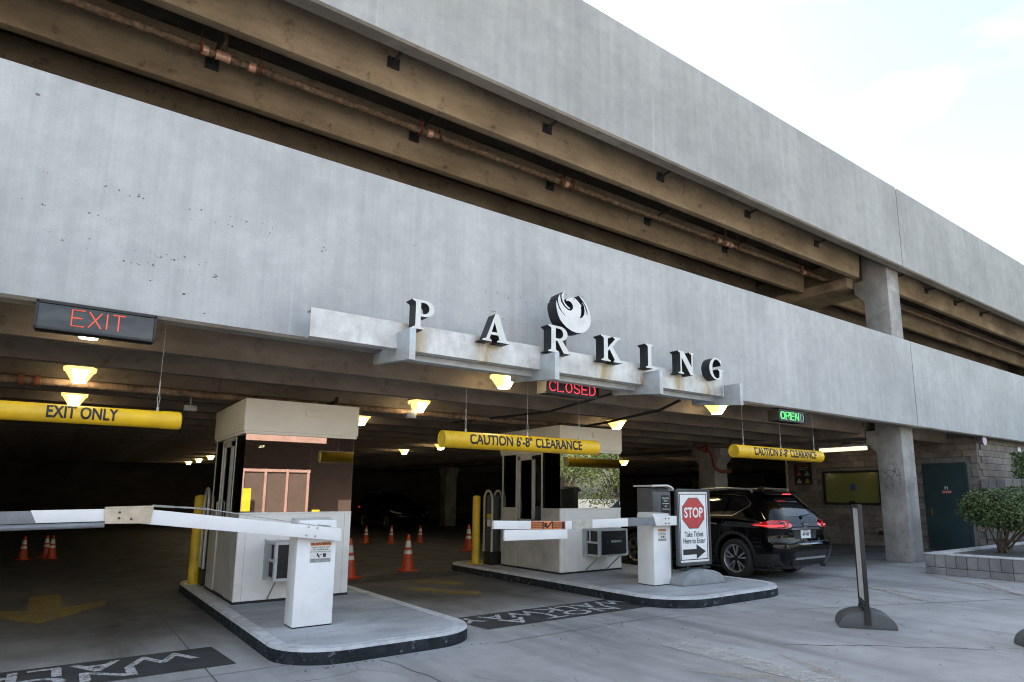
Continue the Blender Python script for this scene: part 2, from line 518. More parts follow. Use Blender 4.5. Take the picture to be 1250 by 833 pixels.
worn_paint('paint_white_worn', (0.52, 0.50, 0.46), 0.56, 4, 0.7)
worn_paint('paint_tan_worn', (0.40, 0.34, 0.26), 0.52, 4, 0.6)
worn_paint('paint_yellow_worn', (0.40, 0.27, 0.04), 0.57, 4, 0.62)
worn_paint('paint_yellow_faint', (0.48, 0.35, 0.12), 0.47, 4, 0.6)
worn_paint('stencil_white', (0.55, 0.56, 0.57), 0.60, 6, 0.9)
worn_paint('scribble_ink', (0.10, 0.095, 0.09), 0.50, 14, 0.55)
worn_paint('stencil_grey', (0.22, 0.22, 0.22), 0.52, 6, 0.6)

# ------------------------------------------------------------------ geometry helpers


class MB:
    """collects boxes, prisms, tubes; build() links ONE mesh object"""
    def __init__(self):
        self.v, self.f, self.mi = [], [], []

    def add(self, vs, fs, mi=0):
        o = len(self.v)
        self.v += [tuple(p) for p in vs]
        self.f += [tuple(i + o for i in f) for f in fs]
        self.mi += [mi] * len(fs)
        return self

    def box(self, x0, x1, y0, y1, z0, z1, mi=0):
        vs = [(x, y, z) for z in (z0, z1) for y in (y0, y1) for x in (x0, x1)]
        return self.add(vs, [(0, 2, 3, 1), (4, 5, 7, 6), (0, 1, 5, 4), (2, 6, 7, 3), (0, 4, 6, 2), (1, 3, 7, 5)], mi)

    def hexa(self, p, mi=0):
        """8 points: bottom 4 ccw, top 4 ccw"""
        return self.add(p, [(3, 2, 1, 0), (4, 5, 6, 7), (0, 1, 5, 4), (1, 2, 6, 5), (2, 3, 7, 6), (3, 0, 4, 7)], mi)

    def prism(self, poly, axis, a, b, mi=0):
        """extrude a 2D polygon along an axis ('x': poly is (y,z); 'y': (x,z); 'z': (x,y))"""
        n = len(poly)

        def p3(q, t):
            return {'x': (t, q[0], q[1]), 'y': (q[0], t, q[1]), 'z': (q[0], q[1], t)}[axis]
        vs = [p3(q, a) for q in poly] + [p3(q, b) for q in poly]
        fs = [tuple(range(n))[::-1], tuple(range(n, 2 * n))] + [(i, (i + 1) % n, (i + 1) % n + n, i + n) for i in range(n)]
        return self.add(vs, fs, mi)

    def tube(self, pts, r, seg=8, mi=0, cap=True):
        pts = [Vector(p) for p in pts]
        rings = []
        ref = None
        for i, p in enumerate(pts):
            d = (pts[min(i + 1, len(pts) - 1)] - pts[max(i - 1, 0)]).normalized()
            if ref is None:
                ref = d.orthogonal().normalized()
            ref = (ref - d * ref.dot(d)).normalized()
            s = d.cross(ref)
            rr = r[i] if isinstance(r, (list, tuple)) else r
            rings.append([p + (ref * math.cos(2 * math.pi * k / seg) + s * math.sin(2 * math.pi * k / seg)) * rr for k in range(seg)])
        vs = [q for ring in rings for q in ring]
        fs = []
        for i in range(len(pts) - 1):
            for k in range(seg):
                fs.append((i * seg + k, i * seg + (k + 1) % seg, (i + 1) * seg + (k + 1) % seg, (i + 1) * seg + k))
        if cap:
            fs.append(tuple(range(seg))[::-1])
            fs.append(tuple((len(pts) - 1) * seg + k for k in range(seg)))
        return self.add(vs, fs, mi)

    def lathe(self, prof, seg=24, c=(0, 0, 0), axis='z', mi=0):
        """profile of (radius, height); axis z or x"""
        vs = []
        for r, h in prof:
            for k in range(seg):
                a = 2 * math.pi * k / seg
                if axis == 'z':
                    vs.append((c[0] + r * math.cos(a), c[1] + r * math.sin(a), c[2] + h))
                else:
                    vs.append((c[0] + h, c[1] + r * math.cos(a), c[2] + r * math.sin(a)))
        fs = []
        for i in range(len(prof) - 1):
            for k in range(seg):
                fs.append((i * seg + k, i * seg + (k + 1) % seg, (i + 1) * seg + (k + 1) % seg, (i + 1) * seg + k))
        return self.add(vs, fs, mi)

    def mesh(self, name, smooth=False, fix=True):
        me = bpy.data.meshes.new(name)
        me.from_pydata(self.v, [], self.f)
        me.polygons.foreach_set('material_index', self.mi)
        if fix:
            bm = bmesh.new()
            bm.from_mesh(me)
            bmesh.ops.recalc_face_normals(bm, faces=bm.faces)
            bm.to_mesh(me)
            bm.free()
        if smooth:
            smooth_mesh(me)
        me.update()
        return me

    def build(self, name, mats, parent=None, bevel=0.0, smooth=False, kind=None, fix=True):
        me = self.mesh(name, smooth, fix)
        if bevel:
            bevel_mesh(me, bevel)
        return link(name, me, mats, parent, kind)


def smooth_mesh(me, angle=35):
    me.polygons.foreach_set('use_smooth', [True] * len(me.polygons))
    try:
        me.set_sharp_from_angle(angle=R(angle))
    except Exception:
        pass


def bevel_mesh(me, w, seg=2):
    bm = bmesh.new()
    bm.from_mesh(me)
    bmesh.ops.remove_doubles(bm, verts=bm.verts, dist=1e-5)
    es = [e for e in bm.edges if len(e.link_faces) == 2 and e.calc_face_angle(0) > R(25)]
    bmesh.ops.bevel(bm, geom=es, offset=w, segments=seg, affect='EDGES', profile=0.6, clamp_overlap=True)
    bm.to_mesh(me)
    bm.free()
    smooth_mesh(me, 30)


def link(name, me, mats, parent=None, kind=None):
    if isinstance(mats, str):
        mats = [mats]
    if not me.materials:
        for m in mats:
            me.materials.append(MATS[m])
    o = bpy.data.objects.new(name, me)
    COL.objects.link(o)
    if parent is not None:
        o.parent = parent
        if parent.type == 'EMPTY':
            o.matrix_parent_inverse = Matrix.Translation(-parent.location)
    if kind:
        o['kind'] = kind
    return o


def thing(name, label, cat, loc=(0, 0, 0), group=None):
    o = bpy.data.objects.new(name, None)
    o.empty_display_size = 0.2
    o.location = loc
    COL.objects.link(o)
    return tag(o, label, cat, group)


def tag(o, label, cat, group=None):
    o['label'] = label
    o['category'] = cat
    if group:
        o['group'] = group
    return o


def struct(o):
    o['kind'] = 'structure'
    return o


def copy_tree(root, loc, label=None, rotz=None, parent=None):
    c = root.copy()
    COL.objects.link(c)
    if parent is None:
        c.location = loc
        if rotz is not None:
            c.rotation_euler.z = rotz
        if label:
            c['label'] = label
    else:
        c.parent = parent
    for ch in list(root.children):
        copy_tree(ch, None, parent=c)
    return c


def curve_to_mesh(cu, name):
    o = bpy.data.objects.new('tmp', cu)
    COL.objects.link(o)
    dg = bpy.context.evaluated_depsgraph_get()
    me = bpy.data.meshes.new_from_object(o.evaluated_get(dg))
    me.name = name
    bpy.data.objects.remove(o)
    bpy.data.curves.remove(cu)
    return me


def poly_mesh(loops, depth, name='poly'):
    """flat shape from closed 2D loops (holes by nesting), extruded from z=0 to z=depth"""
    cu = bpy.data.curves.new('c', 'CURVE')
    cu.dimensions = '2D'
    cu.fill_mode = 'BOTH'
    cu.extrude = depth / 2
    for lp in loops:
        s = cu.splines.new('POLY')
        s.points.add(len(lp) - 1)
        for p, q in zip(s.points, lp):
            p.co = (q[0], q[1], 0, 1)
        s.use_cyclic_u = True
    me = curve_to_mesh(cu, name)
    me.transform(Matrix.Translation((0, 0, depth / 2)))
    me.materials.clear()
    return me


def text_mesh(body, size, name='text', xs=1.0, bold=0.0, depth=0.0, align='CENTER', spacing=1.0):
    cu = bpy.data.curves.new('t', 'FONT')
    cu.body = body
    cu.size = size
    cu.align_x = align
    cu.align_y = 'CENTER'
    cu.offset = bold * size
    cu.extrude = depth / 2
    cu.space_character = spacing
    cu.resolution_u = 3
    me = curve_to_mesh(cu, name)
    me.transform(Matrix.Diagonal((xs, 1, 1, 1)))
    me.materials.clear()
    return me


FRONT = Matrix.Rotation(math.pi / 2, 4, 'X')                       # faces -Y, x to the right
LEFTW = Matrix.Rotation(-math.pi / 2, 4, 'Z') @ FRONT               # faces -X
FLOOR180 = Matrix.Rotation(math.pi, 4, 'Z')


def put(me, mat4, loc):
    me.transform(Matrix.Translation(loc) @ mat4)
    return me


def two_tone(me, front_dir, front_mi=0, side_mi=1):
    d = Vector(front_dir)
    for p in me.polygons:
        p.material_index = front_mi if p.normal.dot(d) > 0.9 else side_mi


def arc(cx, cy, rx, ry, a0, a1, n):
    return [(cx + rx * math.cos(R(a0 + (a1 - a0) * i / n)), cy + ry * math.sin(R(a0 + (a1 - a0) * i / n))) for i in range(n + 1)]


# ------------------------------------------------------------------ ground
gr = MB()
gr.add([(-250, -250, 0), (250, -250, 0), (250, 250, 0), (-250, 250, 0)], [(0, 1, 2, 3)])
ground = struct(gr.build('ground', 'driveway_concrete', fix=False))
simple('joint_dark', (0.085, 0.085, 0.085), 0.9, 0, 0.3, 9)


def strip(pts, w, z, name, mat, parent, jitter=0.0):
    m = MB()
    vs, n = [], len(pts)
    for i, p in enumerate(pts):
        a, b = Vector(pts[max(i - 1, 0)]), Vector(pts[min(i + 1, n - 1)])
        d = (b - a).normalized()
        s = Vector((-d.y, d.x))
        ww = w * (1 + random.uniform(-jitter, jitter))
        vs += [(p[0] + s.x * ww / 2, p[1] + s.y * ww / 2, z), (p[0] - s.x * ww / 2, p[1] - s.y * ww / 2, z)]
    m.add(vs, [(2 * i, 2 * i + 1, 2 * i + 3, 2 * i + 2) for i in range(n - 1)])
    return m.build(name, mat, parent, fix=False)


def wander(a, b, n, amp):
    a, b = Vector(a), Vector(b)
    s = Vector((-(b - a).y, (b - a).x)).normalized()
    off, out = 0, []
    for i in range(n + 1):
        off += random.uniform(-amp, amp)
        p = a.lerp(b, i / n) + s * off
        out.append((p.x, p.y))
    return out


# saw-cut joints and cracks
for pts, w, j in (([(1.3, 5.0), (1.33, 14)], 0.012, 0.2), ([(-1, 6.75), (2.0, 6.72)], 0.010, 0.3), ([(4.1, 6.3), (7.0, 6.35)], 0.010, 0.3),
                  ([(10.2, 6.9), (16, 4.2)], 0.010, 0.3), ([(8.6, 5.6), (14.5, 3.1)], 0.016, 0.4)):
    strip(pts, w, 0.003, 'joint', 'joint_dark', ground, j)
for a, b, n, amp, w in (((6.6, 4.4), (8.2, 3.0), 26, 0.03, 0.012), ((8.2, 3.0), (8.0, 2.2), 12, 0.03, 0.009), ((2.75, 6.35), (2.85, 5.2), 12, 0.02, 0.010),
                        ((4.9, 6.5), (7.4, 6.2), 24, 0.02, 0.006)):
    strip(wander(a, b, n, amp), w, 0.003, 'crack', 'joint_dark', ground, 0.7)


def flat(poly, z, name, mat, parent=None):
    m = MB()
    m.add([(p[0], p[1], z) for p in poly], [tuple(range(len(poly)))])
    me = m.mesh(name, fix=False)
    if me.polygons[0].normal.z < 0:
        me.flip_normals()
    return link(name, me, mat, parent)


random.seed(5)
m = MB()
for k in range(150):
    x, y, r = random.uniform(2.5, 14), random.uniform(2.4, 7.2), random.uniform(0.004, 0.016)
    if random.random() < 0.35:
        x, y = random.choice(((2.0 + random.random() * 2, 6.40), (7.3 + random.random() * 2.6, 6.36))) if random.random() < 0.8 else (x, y)
        y += random.uniform(-0.06, 0.0)
    a = random.uniform(0, 3.14)
    q = [(x + r * math.cos(a + b_) * random.uniform(.5, 1.2), y + r * math.sin(a + b_) * random.uniform(.5, 1.2), 0.004) for b_ in (0, 1.4, 3.1, 4.6)]
    ap = (x, y, 0.004 + r * 0.5)
    m.add(q + [ap], [(0, 1, 4), (1, 2, 4), (2, 3, 4), (3, 0, 4)])
lit = m.build('debris', 'joint_dark', None, kind='stuff')
lit['label'] = 'dark grit and bits of litter scattered on the driveway'
lit['category'] = 'debris'
# black "NOT A WALKWAY" panels
def walk_panel(x0, x1, y0, y1, stencil, cx, skew=0.0, k=1.0):
    p = struct(flat([(x0 + skew, y0), (x1 + skew, y0), (x1, y1), (x0, y1)], 0.004, 'painted_panel', 'paint_black_floor'))
    h = y1 - y0
    for body, yy in (('NOT A', y0 + h * 0.30), ('WALKWAY', y0 + h * 0.70)):
        me = text_mesh(body, h * 0.52 * k, 'lettering', 1.25 if body == 'NOT A' else 1.12, 0.016, spacing=1.12)
        link('lettering', put(me, FLOOR180, (cx, yy, 0.009)), stencil, p)
    return p


walk_panel(4.30, 7.25, 6.98, 7.86, 'stencil_white', 5.75, 0.08)
walk_panel(-2.6, 1.52, 7.06, 7.98, 'stencil_white', -0.28, 0.06, 1.08)
walk_panel(4.4, 6.95, 11.98, 12.9, 'stencil_grey', 5.6, 0.05)

# arrows and lane lines
PM = [
    ('arrow_marking', 'paint_yellow_worn', [(-0.13, 13.5), (0.27, 13.5), (0.27, 11.9), (0.80, 12.35), (0.80, 11.95), (0.04, 10.62), (-0.72, 11.95), (-0.72, 12.35), (-0.13, 11.9)]),
    ('arrow_marking', 'paint_yellow_worn', [(5.35, 11.85), (5.75, 11.75), (6.3, 11.1), (6.25, 10.6), (5.95, 10.75)]),
    ('arrow_marking', 'paint_yellow_worn', [(4.95, 10.75), (5.25, 10.85), (5.95, 9.75), (5.75, 9.3), (5.55, 9.6)]),
    ('arrow_marking', 'paint_white_worn', [(5.44, 5.16), (5.83, 5.12), (5.72, 3.2), (5.38, 3.2)]),
    ('arrow_marking', 'paint_tan_worn', [(6.16, 4.22), (6.02, 3.7), (5.78, 3.05), (5.62, 2.75), (5.735, 3.45)]),
    ('arrow_marking', 'paint_tan_worn', [(4.86, 4.28), (5.36, 3.75), (5.37, 3.2), (5.1, 3.6)]),
    ('lane_line', 'paint_yellow_faint', [(11.3, 6.6), (11.45, 6.75), (11.85, 5.6), (11.7, 5.5)]),
    ('lane_line', 'paint_tan_worn', [(12.1, 6.6), (12.3, 6.7), (10.95, 4.55), (10.8, 4.65)]),
    ('lane_line', 'paint_tan_worn', [(14.6, 6.3), (14.75, 6.2), (12.9, 3.9), (12.75, 4.0)]),
    ('lane_line', 'paint_white_worn', [(14.05, 5.1), (14.2, 5.0), (12.95, 3.95), (12.80, 4.05)]),
]
for i, (nm, mt, poly) in enumerate(PM):
    struct(flat(poly, 0.004 + 0.0016 * i, nm, mt))

# ------------------------------------------------------------------ the garage building
SPF, SPB = 7.25, 7.47            # spandrel front / back
LOB, LOT, UPB, UPT = 3.33, 5.56, 7.55, 9.80
GX = [-3.9, 16.95, 37.8]         # left faces of the column lines
garage = thing('parking_garage', 'grey concrete multi-storey parking garage with two bare spandrel bands', 'garage', (7, 7.25, 0))
seams = [-24.0, -1.3, 17.2, 38.0, 60.0]
for z0, z1 in ((LOB, LOT), (UPB, UPT)):
    for a, b in zip(seams, seams[1:]):
        m = MB()
        g = 0.018
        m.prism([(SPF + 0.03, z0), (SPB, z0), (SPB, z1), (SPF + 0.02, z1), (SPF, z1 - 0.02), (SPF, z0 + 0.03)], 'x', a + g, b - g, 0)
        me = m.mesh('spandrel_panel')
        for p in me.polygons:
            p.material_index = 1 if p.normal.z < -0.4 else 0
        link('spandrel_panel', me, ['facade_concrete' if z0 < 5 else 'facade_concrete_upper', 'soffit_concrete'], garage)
# joint backing strips so the open joints read dark
for x in seams[1:-1]:
    for z0, z1 in ((LOB, LOT), (UPB, UPT)):
        MB().box(x - 0.03, x + 0.03, SPB + 0.002, SPB + 0.02, z0, z1).build('joint_seal', 'dark_concrete', garage)


# anchor holes left by an older sign
simple('hole_stain', (0.17, 0.155, 0.14), 0.9, 0, 0.4, 30)


def holes():
    m = MB()
    rows = [(z, x0, x1, n) for z, x0, x1, n in ((4.55, -0.4, 1.9, 22), (4.45, 0.8, 2.3, 14), (3.98, -0.3, 1.2, 20), (3.86, 0.2, 1.3, 16), (4.25, -0.6, 0.2, 7),
                                                 (4.35, 4.2, 5.6, 22), (4.10, 4.2, 5.9, 22), (4.0, 4.5, 6.3, 20), (4.62, 4.4, 6.6, 14), (4.2, 9.6, 10.6, 14), (4.05, 9.7, 10.6, 10))]
    for z, x0, x1, n in rows:
        for i in range(n):
            x = random.uniform(x0, x1)
            zz = z + random.gauss(0, 0.018)
            r = random.choice((0.004, 0.005, 0.006, 0.006, 0.009))
            k = 7
            vs = [(x + r * math.cos(6.283 * j / k) * random.uniform(0.7, 1.3), SPF - 0.0025, zz + r * math.sin(6.283 * j / k) * random.uniform(0.7, 1.3)) for j in range(k)]
            m.add(vs, [tuple(range(k))])
    for x, z, r in ((0.85, 3.62, 0.016), (1.05, 3.45, 0.01), (-0.66, 3.42, 0.012), (0.55, 3.7, 0.008), (2.2, 4.4, 0.012), (-0.5, 5.3, 0.02), (3.35, 4.75, 0.01)):
        m.add([(x + r * math.cos(6.283 * j / 8), SPF - 0.0025, z + r * math.sin(6.283 * j / 8) * 0.7) for j in range(8)], [tuple(range(8))])
    m.build('anchor_holes', 'hole_stain', garage, kind='stuff')


holes()


def column(x0, y0, zlo, zt, zc, both=False):
    """square column with a corbel towards the garage inside at height zc"""
    w, d = 0.65, 0.64
    y1 = y0 + d
    pr = [(y0, zlo), (y1, zlo), (y1, zc - 0.58), (y1 + 0.25, zc - 0.32), (y1 + 0.25, zc), (y1, zc), (y1, zt), (y0, zt)]
    if both:
        pr = [(y0, zlo), (y1, zlo), (y1, zc - 0.58), (y1 + 0.25, zc - 0.32), (y1 + 0.25, zc), (y0 - 0.25, zc), (y0 - 0.25, zc - 0.32), (y0, zc - 0.58)]
    m = MB().prism(pr, 'x', x0, x0 + w)
    return m.build('column', 'column_concrete', garage, bevel=0.012)


ZL, ZU = 3.22, 7.38              # undersides of the tee stems
for gx in GX:
    column(gx, 7.57, 0, 4.1, 3.30)
    column(gx, 7.57, 4.14, 8.4, 7.38)
    for yy in (13.45, 22.5, 31.5):
        column(gx, yy, 0, 4.0, 3.22, True)
        column(gx, yy, 4.14, 8.2, 7.30, True)
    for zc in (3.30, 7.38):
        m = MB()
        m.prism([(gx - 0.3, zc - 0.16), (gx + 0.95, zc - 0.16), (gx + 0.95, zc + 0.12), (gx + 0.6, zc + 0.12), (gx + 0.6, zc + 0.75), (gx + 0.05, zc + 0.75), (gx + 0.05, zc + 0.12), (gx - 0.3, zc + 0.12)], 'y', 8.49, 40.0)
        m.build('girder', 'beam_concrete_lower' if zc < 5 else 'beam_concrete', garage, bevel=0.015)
random.seed(21)
for k in range(9):
    yy, zz = random.uniform(7.72, 8.02), random.uniform(1.75, 2.35)
    pts = []
    a = random.uniform(0, 6.28)
    for q in range(14):
        pts.append((yy, zz))
        a += random.uniform(-1.1, 1.1)
        yy = min(8.05, max(7.68, yy + 0.05 * math.cos(a)))
        zz = min(2.45, max(1.65, zz + 0.05 * math.sin(a)))
    m = MB()
    for p, q in zip(pts, pts[1:]):
        d = Vector(q) - Vector(p)
        n_ = Vector((-d.y, d.x)).normalized() * 0.011
        m.add([(16.947 - 0.0004 * k, p[0] + n_.x, p[1] + n_.y), (16.947 - 0.0004 * k, q[0] + n_.x, q[1] + n_.y), (16.947 - 0.0004 * k, q[0] - n_.x, q[1] - n_.y), (16.947 - 0.0004 * k, p[0] - n_.x, p[1] - n_.y)], [(0, 1, 2, 3)])
    m.build('scribble', 'scribble_ink', garage)
# tee stems, one object for each
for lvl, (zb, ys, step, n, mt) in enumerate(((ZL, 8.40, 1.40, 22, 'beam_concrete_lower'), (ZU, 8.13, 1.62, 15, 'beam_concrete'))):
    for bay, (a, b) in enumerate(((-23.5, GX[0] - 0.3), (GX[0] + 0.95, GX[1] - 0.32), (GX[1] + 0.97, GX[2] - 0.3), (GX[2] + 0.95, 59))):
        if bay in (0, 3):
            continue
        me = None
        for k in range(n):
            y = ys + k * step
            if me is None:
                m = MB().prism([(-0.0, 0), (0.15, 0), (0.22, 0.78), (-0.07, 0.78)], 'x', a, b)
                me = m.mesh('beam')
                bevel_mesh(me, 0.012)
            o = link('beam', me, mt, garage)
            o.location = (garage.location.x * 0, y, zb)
# floor slabs
for z in (ZL + 0.775, ZU + 0.775):
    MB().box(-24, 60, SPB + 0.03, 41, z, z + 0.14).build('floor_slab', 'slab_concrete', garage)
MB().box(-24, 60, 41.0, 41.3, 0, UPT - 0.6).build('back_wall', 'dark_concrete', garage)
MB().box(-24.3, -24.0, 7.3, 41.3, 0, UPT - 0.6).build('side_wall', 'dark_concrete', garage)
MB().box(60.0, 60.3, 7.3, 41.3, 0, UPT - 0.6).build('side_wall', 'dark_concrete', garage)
MB().box(-24, -4.6, 7.5, 7.75, 0, LOB).build('end_wall', 'column_concrete', garage)

# steel braces between spandrel and first stem on the upper level
for x in (0.5, 3.3, 6.1, 8.9, 11.7, 14.5, 18.6, 20.6, 22.7, 24.8):
    m = MB()
    m.box(x - 0.09, x + 0.09, 8.06, 8.10, 7.72, 7.88)
    m.tube([(x, 8.09, 7.80), (x + 0.02, 7.48, 7.86)], 0.025, 6)
    m.build('brace', 'dark_metal', garage)
for x in (1.2, 4.4, 7.4, 10.2, 13.0):
    m = MB()
    m.box(x - 0.09, x + 0.09, 9.68, 9.72, 7.72, 7.88)
    m.tube([(x, 9.7, 7.80), (x + 0.02, 8.5, 7.9)], 0.025, 6)
    m.build('brace', 'dark_metal', garage)

# sprinkler pipe along the upper opening
sp = thing('sprinkler_pipe', 'rusty horizontal sprinkler pipe hung in the upper opening above the long grey band', 'pipe', (7, 9.1, 7.55))
PY, PZ = 9.12, 7.60
MB().tube([(-3, PY, PZ), (40, PY, PZ)], 0.055, 14).build('pipe', 'pipe_rust', sp, smooth=True)
for x in (1.03, 1.21, 1.30, 1.63, 4.42, 7.35, 12.0, 12.3, 12.45, 15.6, 20.5, 20.9):
    MB().tube([(x - 0.045, PY, PZ), (x + 0.045, PY, PZ)], 0.066, 14).build('coupling', 'copper', sp, smooth=True)
for x in (0.98, 1.74, 4.25, 4.6, 7.2, 7.5, 11.85, 12.7, 15.4, 15.8, 20.3, 21.0):
    m = MB()
    m.tube([(x, PY, PZ + 0.06), (x, PY, 8.14)], 0.007, 6)
    m.box(x - 0.018, x + 0.018, PY - 0.072, PY + 0.072, PZ - 0.06, PZ + 0.10)
    m.build('hanger', 'clamp_rust', sp)
for x in (1.25, 12.38, 20.7):
    MB().tube([(x, PY, PZ), (x + 0.03, PY + 0.1, PZ + 0.12), (x + 0.03, PY + 0.1, 8.1)], 0.035, 10).build('riser', 'pipe_rust', sp, smooth=True)

# pipe and conduits under the lower ceiling
lp = thing('ceiling_pipe', 'brown pipe crossing the lower ceiling behind the exit sign', 'pipe', (7, 11.1, 3.1))
MB().tube([(-3, 11.0, 3.13), (8.8, 11.0, 3.13)], 0.055, 12).build('pipe', 'pipe_rust', lp, smooth=True)
for x in (-0.5, -0.33):
    MB().tube([(x - 0.03, 11.0, 3.13), (x + 0.03, 11.0, 3.13)], 0.085, 12).build('coupling', 'clamp_rust', lp, smooth=True)
for x in (1.9, 5.4):
    MB().tube([(x, 11.0, 3.13), (x, 11.0, 3.9)], 0.008, 6).build('hanger', 'clamp_rust', lp)
tag(MB().tube([(3.5, 10.25, 3.16), (3.5, 10.3, 3.10), (3.5, 16, 3.12)], 0.03, 8).build('conduit', 'conduit_dark', None, smooth=True),
    'short black conduit above the nearer booth roof', 'conduit')
tag(MB().tube([(8.7, 7.6, 3.28), (8.8, 8.2, 3.17), (9.2, 10.2, 3.14), (9.45, 11.5, 3.14), (9.9, 15, 3.14)], 0.028, 8).build('conduit', 'conduit_dark', None, smooth=True),
    'long black conduit running back from the sign canopy near the letter G', 'conduit')
tag(MB().tube([(7.35, 6.95, 3.24), (7.1, 7.2, 3.22), (7.0, 7.6, 3.22), (7.2, 9.5, 3.15), (6.6, 12, 3.14)], 0.022, 8).build('conduit', 'conduit_dark', None, smooth=True),
    'thin black conduit running from the sign canopy over the farther booth', 'conduit')
rp = thing('riser_pipe', 'red standpipe elbow beside the inner column', 'pipe', (15.9, 12.6, 2.4))
MB().tube([(15.2, 12.6, 3.0), (15.6, 12.6, 3.02), (15.75, 12.55, 2.85), (15.8, 12.5, 2.45), (16.05, 12.5, 2.35), (16.5, 12.5, 2.35)], 0.06, 12).build('pipe', 'pipe_red', rp, smooth=True)
MB().tube([(15.45, 12.6, 3.01), (15.55, 12.6, 3.02)], 0.12, 12).build('coupling', 'pipe_red', rp, smooth=True)
for x, y in ((4.95, 10.6), (1.65, 11.9)):
    m = MB()
    m.tube([(x, y, 3.9), (x, y, 3.05)], 0.01, 6)
    m.box(x - 0.09, x + 0.09, y - 0.06, y + 0.06, 2.97, 3.06)
    tag(m.build('ceiling_camera', 'grey_metal', None, bevel=0.01), 'small grey camera hanging from the ceiling ' + ('between the booths' if x > 3 else 'near the end of the exit-only tube'), 'camera')

# ------------------------------------------------------------------ canopy with sign letters
can = thing('sign_canopy', 'weathered metal sign bar on four grey brackets across the lower band', 'canopy', (5.5, 6.8, 3.2))
BX = [2.98, 5.02, 6.98, 8.90]
m = MB()
m.prism([(6.80, 3.27), (6.95, 3.27), (6.95, 3.28), (6.815, 3.28), (6.815, 3.56), (6.95, 3.56), (6.95, 3.585), (6.80, 3.585)], 'x', 1.99, 8.88)
m.build('sign_bar', 'canopy_metal', can)
for x in BX:
    m = MB()
    m.prism([(7.50, 3.20), (7.50, 3.325), (7.24, 3.325), (7.24, 3.36), (6.80, 3.268), (6.796, 3.46), (6.47, 3.455), (6.47, 3.09)], 'x', x, x + 0.075)
    m.build('bracket', 'grey_metal', can, bevel=0.004)
for a, b in zip(BX, BX[1:]):
    MB().box(a + 0.078, b - 0.003, 6.98, 7.13, 3.20, 3.27).build('rail', 'grey_metal', can)

# serif capitals, drawn in a unit-high frame; loops: outline then holes


def ser(x0, x1, y, up):
    return None


def arcp(cx, cy, rx, ry, a0, a1, n=8):
    return arc(cx, cy, rx, ry, a0, a1, n)


def L_I():
    return [[(0, 0), (.42, 0), (.42, .04), (.32, .08), (.30, .14), (.30, .86), (.32, .92), (.42, .96), (.42, 1), (0, 1), (0, .96), (.10, .92), (.12, .86), (.12, .14), (.10, .08), (0, .04)]]


def L_P():
    out = [(0, 0), (.42, 0), (.42, .04), (.32, .08), (.30, .14), (.30, .44)] + arcp(.45, .72, .33, .28, -90, 90, 12) + [(0, 1), (0, .96), (.10, .92), (.12, .86), (.12, .14), (.10, .08), (0, .04)]
    hole = [(.30, .53)] + arcp(.42, .72, .18, .19, -90, 90, 10) + [(.30, .91)]
    return [out, hole]


def L_R():
    out = [(0, 0), (.42, 0), (.42, .04), (.32, .08), (.30, .14), (.30, .44), (.36, .44), (.62, 0), (.92, 0), (.92, .04), (.84, .08), (.56, .47)] + arcp(.46, .725, .32, .275, -62, 90, 11) + \
          [(0, 1), (0, .96), (.10, .92), (.12, .86), (.12, .14), (.10, .08), (0, .04)]
    hole = [(.30, .53)] + arcp(.43, .72, .17, .19, -90, 90, 10) + [(.30, .91)]
    return [out, hole]


def L_A():
    out = [(-.02, 0), (.32, 0), (.32, .04), (.24, .08), (.28, .24), (.56, .24), (.60, .08), (.52, .04), (.52, 0), (.98, 0), (.98, .04), (.88, .09), (.56, 1), (.44, 1), (.12, .10), (-.02, .04)]
    hole = [(.315, .34), (.52, .34), (.42, .70)]
    return [out, hole]


def L_K():
    return [[(0, 0), (.42, 0), (.42, .04), (.32, .08), (.30, .14), (.30, .40), (.38, .48), (.62, .08), (.56, .04), (.56, 0), (.98, 0), (.98, .04), (.88, .08), (.52, .60), (.78, .90), (.90, .96), (.90, 1),
             (.56, 1), (.56, .96), (.64, .92), (.30, .53), (.30, .86), (.32, .92), (.42, .96), (.42, 1), (0, 1), (0, .96), (.10, .92), (.12, .86), (.12, .14), (.10, .08), (0, .04)]]


def L_N():
    return [[(0, 0), (.32, 0), (.32, .04), (.22, .08), (.20, .14), (.20, .72), (.70, 0), (.86, 0), (.86, .86), (.88, .92), (.96, .96), (.96, 1), (.66, 1), (.66, .96), (.76, .92), (.78, .86), (.78, .36), (.32, 1), (0, 1),
             (0, .96), (.10, .92), (.12, .86), (.12, .14), (.10, .08), (0, .04)]]


def L_G():
    o = [(.86, .98), (.82, .98), (.79, .93)] + [(.70, .98)] + arcp(.50, .5, .50, .51, 80, 325, 22) + [(.92, .42), (1.0, .45), (1.0, .49), (.60, .49), (.60, .45), (.70, .42), (.70, .14)] + \
        arcp(.52, .5, .31, .44, 300, 90, 18) + [(.66, .90), (.78, .80), (.83, .68), (.87, .68)]
    return [o]


LET = [('p', L_P, 3.07, .36, .35), ('a', L_A, 4.02, .40, .36), ('r', L_R, 5.03, .42, .365), ('k', L_K, 5.97, .42, .37), ('i', L_I, 6.86, .40, .37), ('n', L_N, 7.58, .40, .365), ('g', L_G, 8.33, .36, .36)]
for ch, fn, x0, sx, h in LET:
    base = 3.495
    me = poly_mesh([[(px * sx, py * h) for px, py in lp] for lp in fn()], 0.17, 'sign_letter')
    put(me, FRONT, (x0, 6.795, base))
    two_tone(me, (0, -1, 0))
    o = link('sign_letter', me, ['letter_white', 'black_return'])
    tag(o, 'white serif letter %s with black sides, on the metal sign bar' % ch.upper(), 'letter', 'letters of the parking sign')

# phoenix emblem: a round bird with feathered wings
def bird_pt(q):
    return ((q[0] - 405) / 555 * 0.62, (410 - q[1]) / 680 * 0.56)


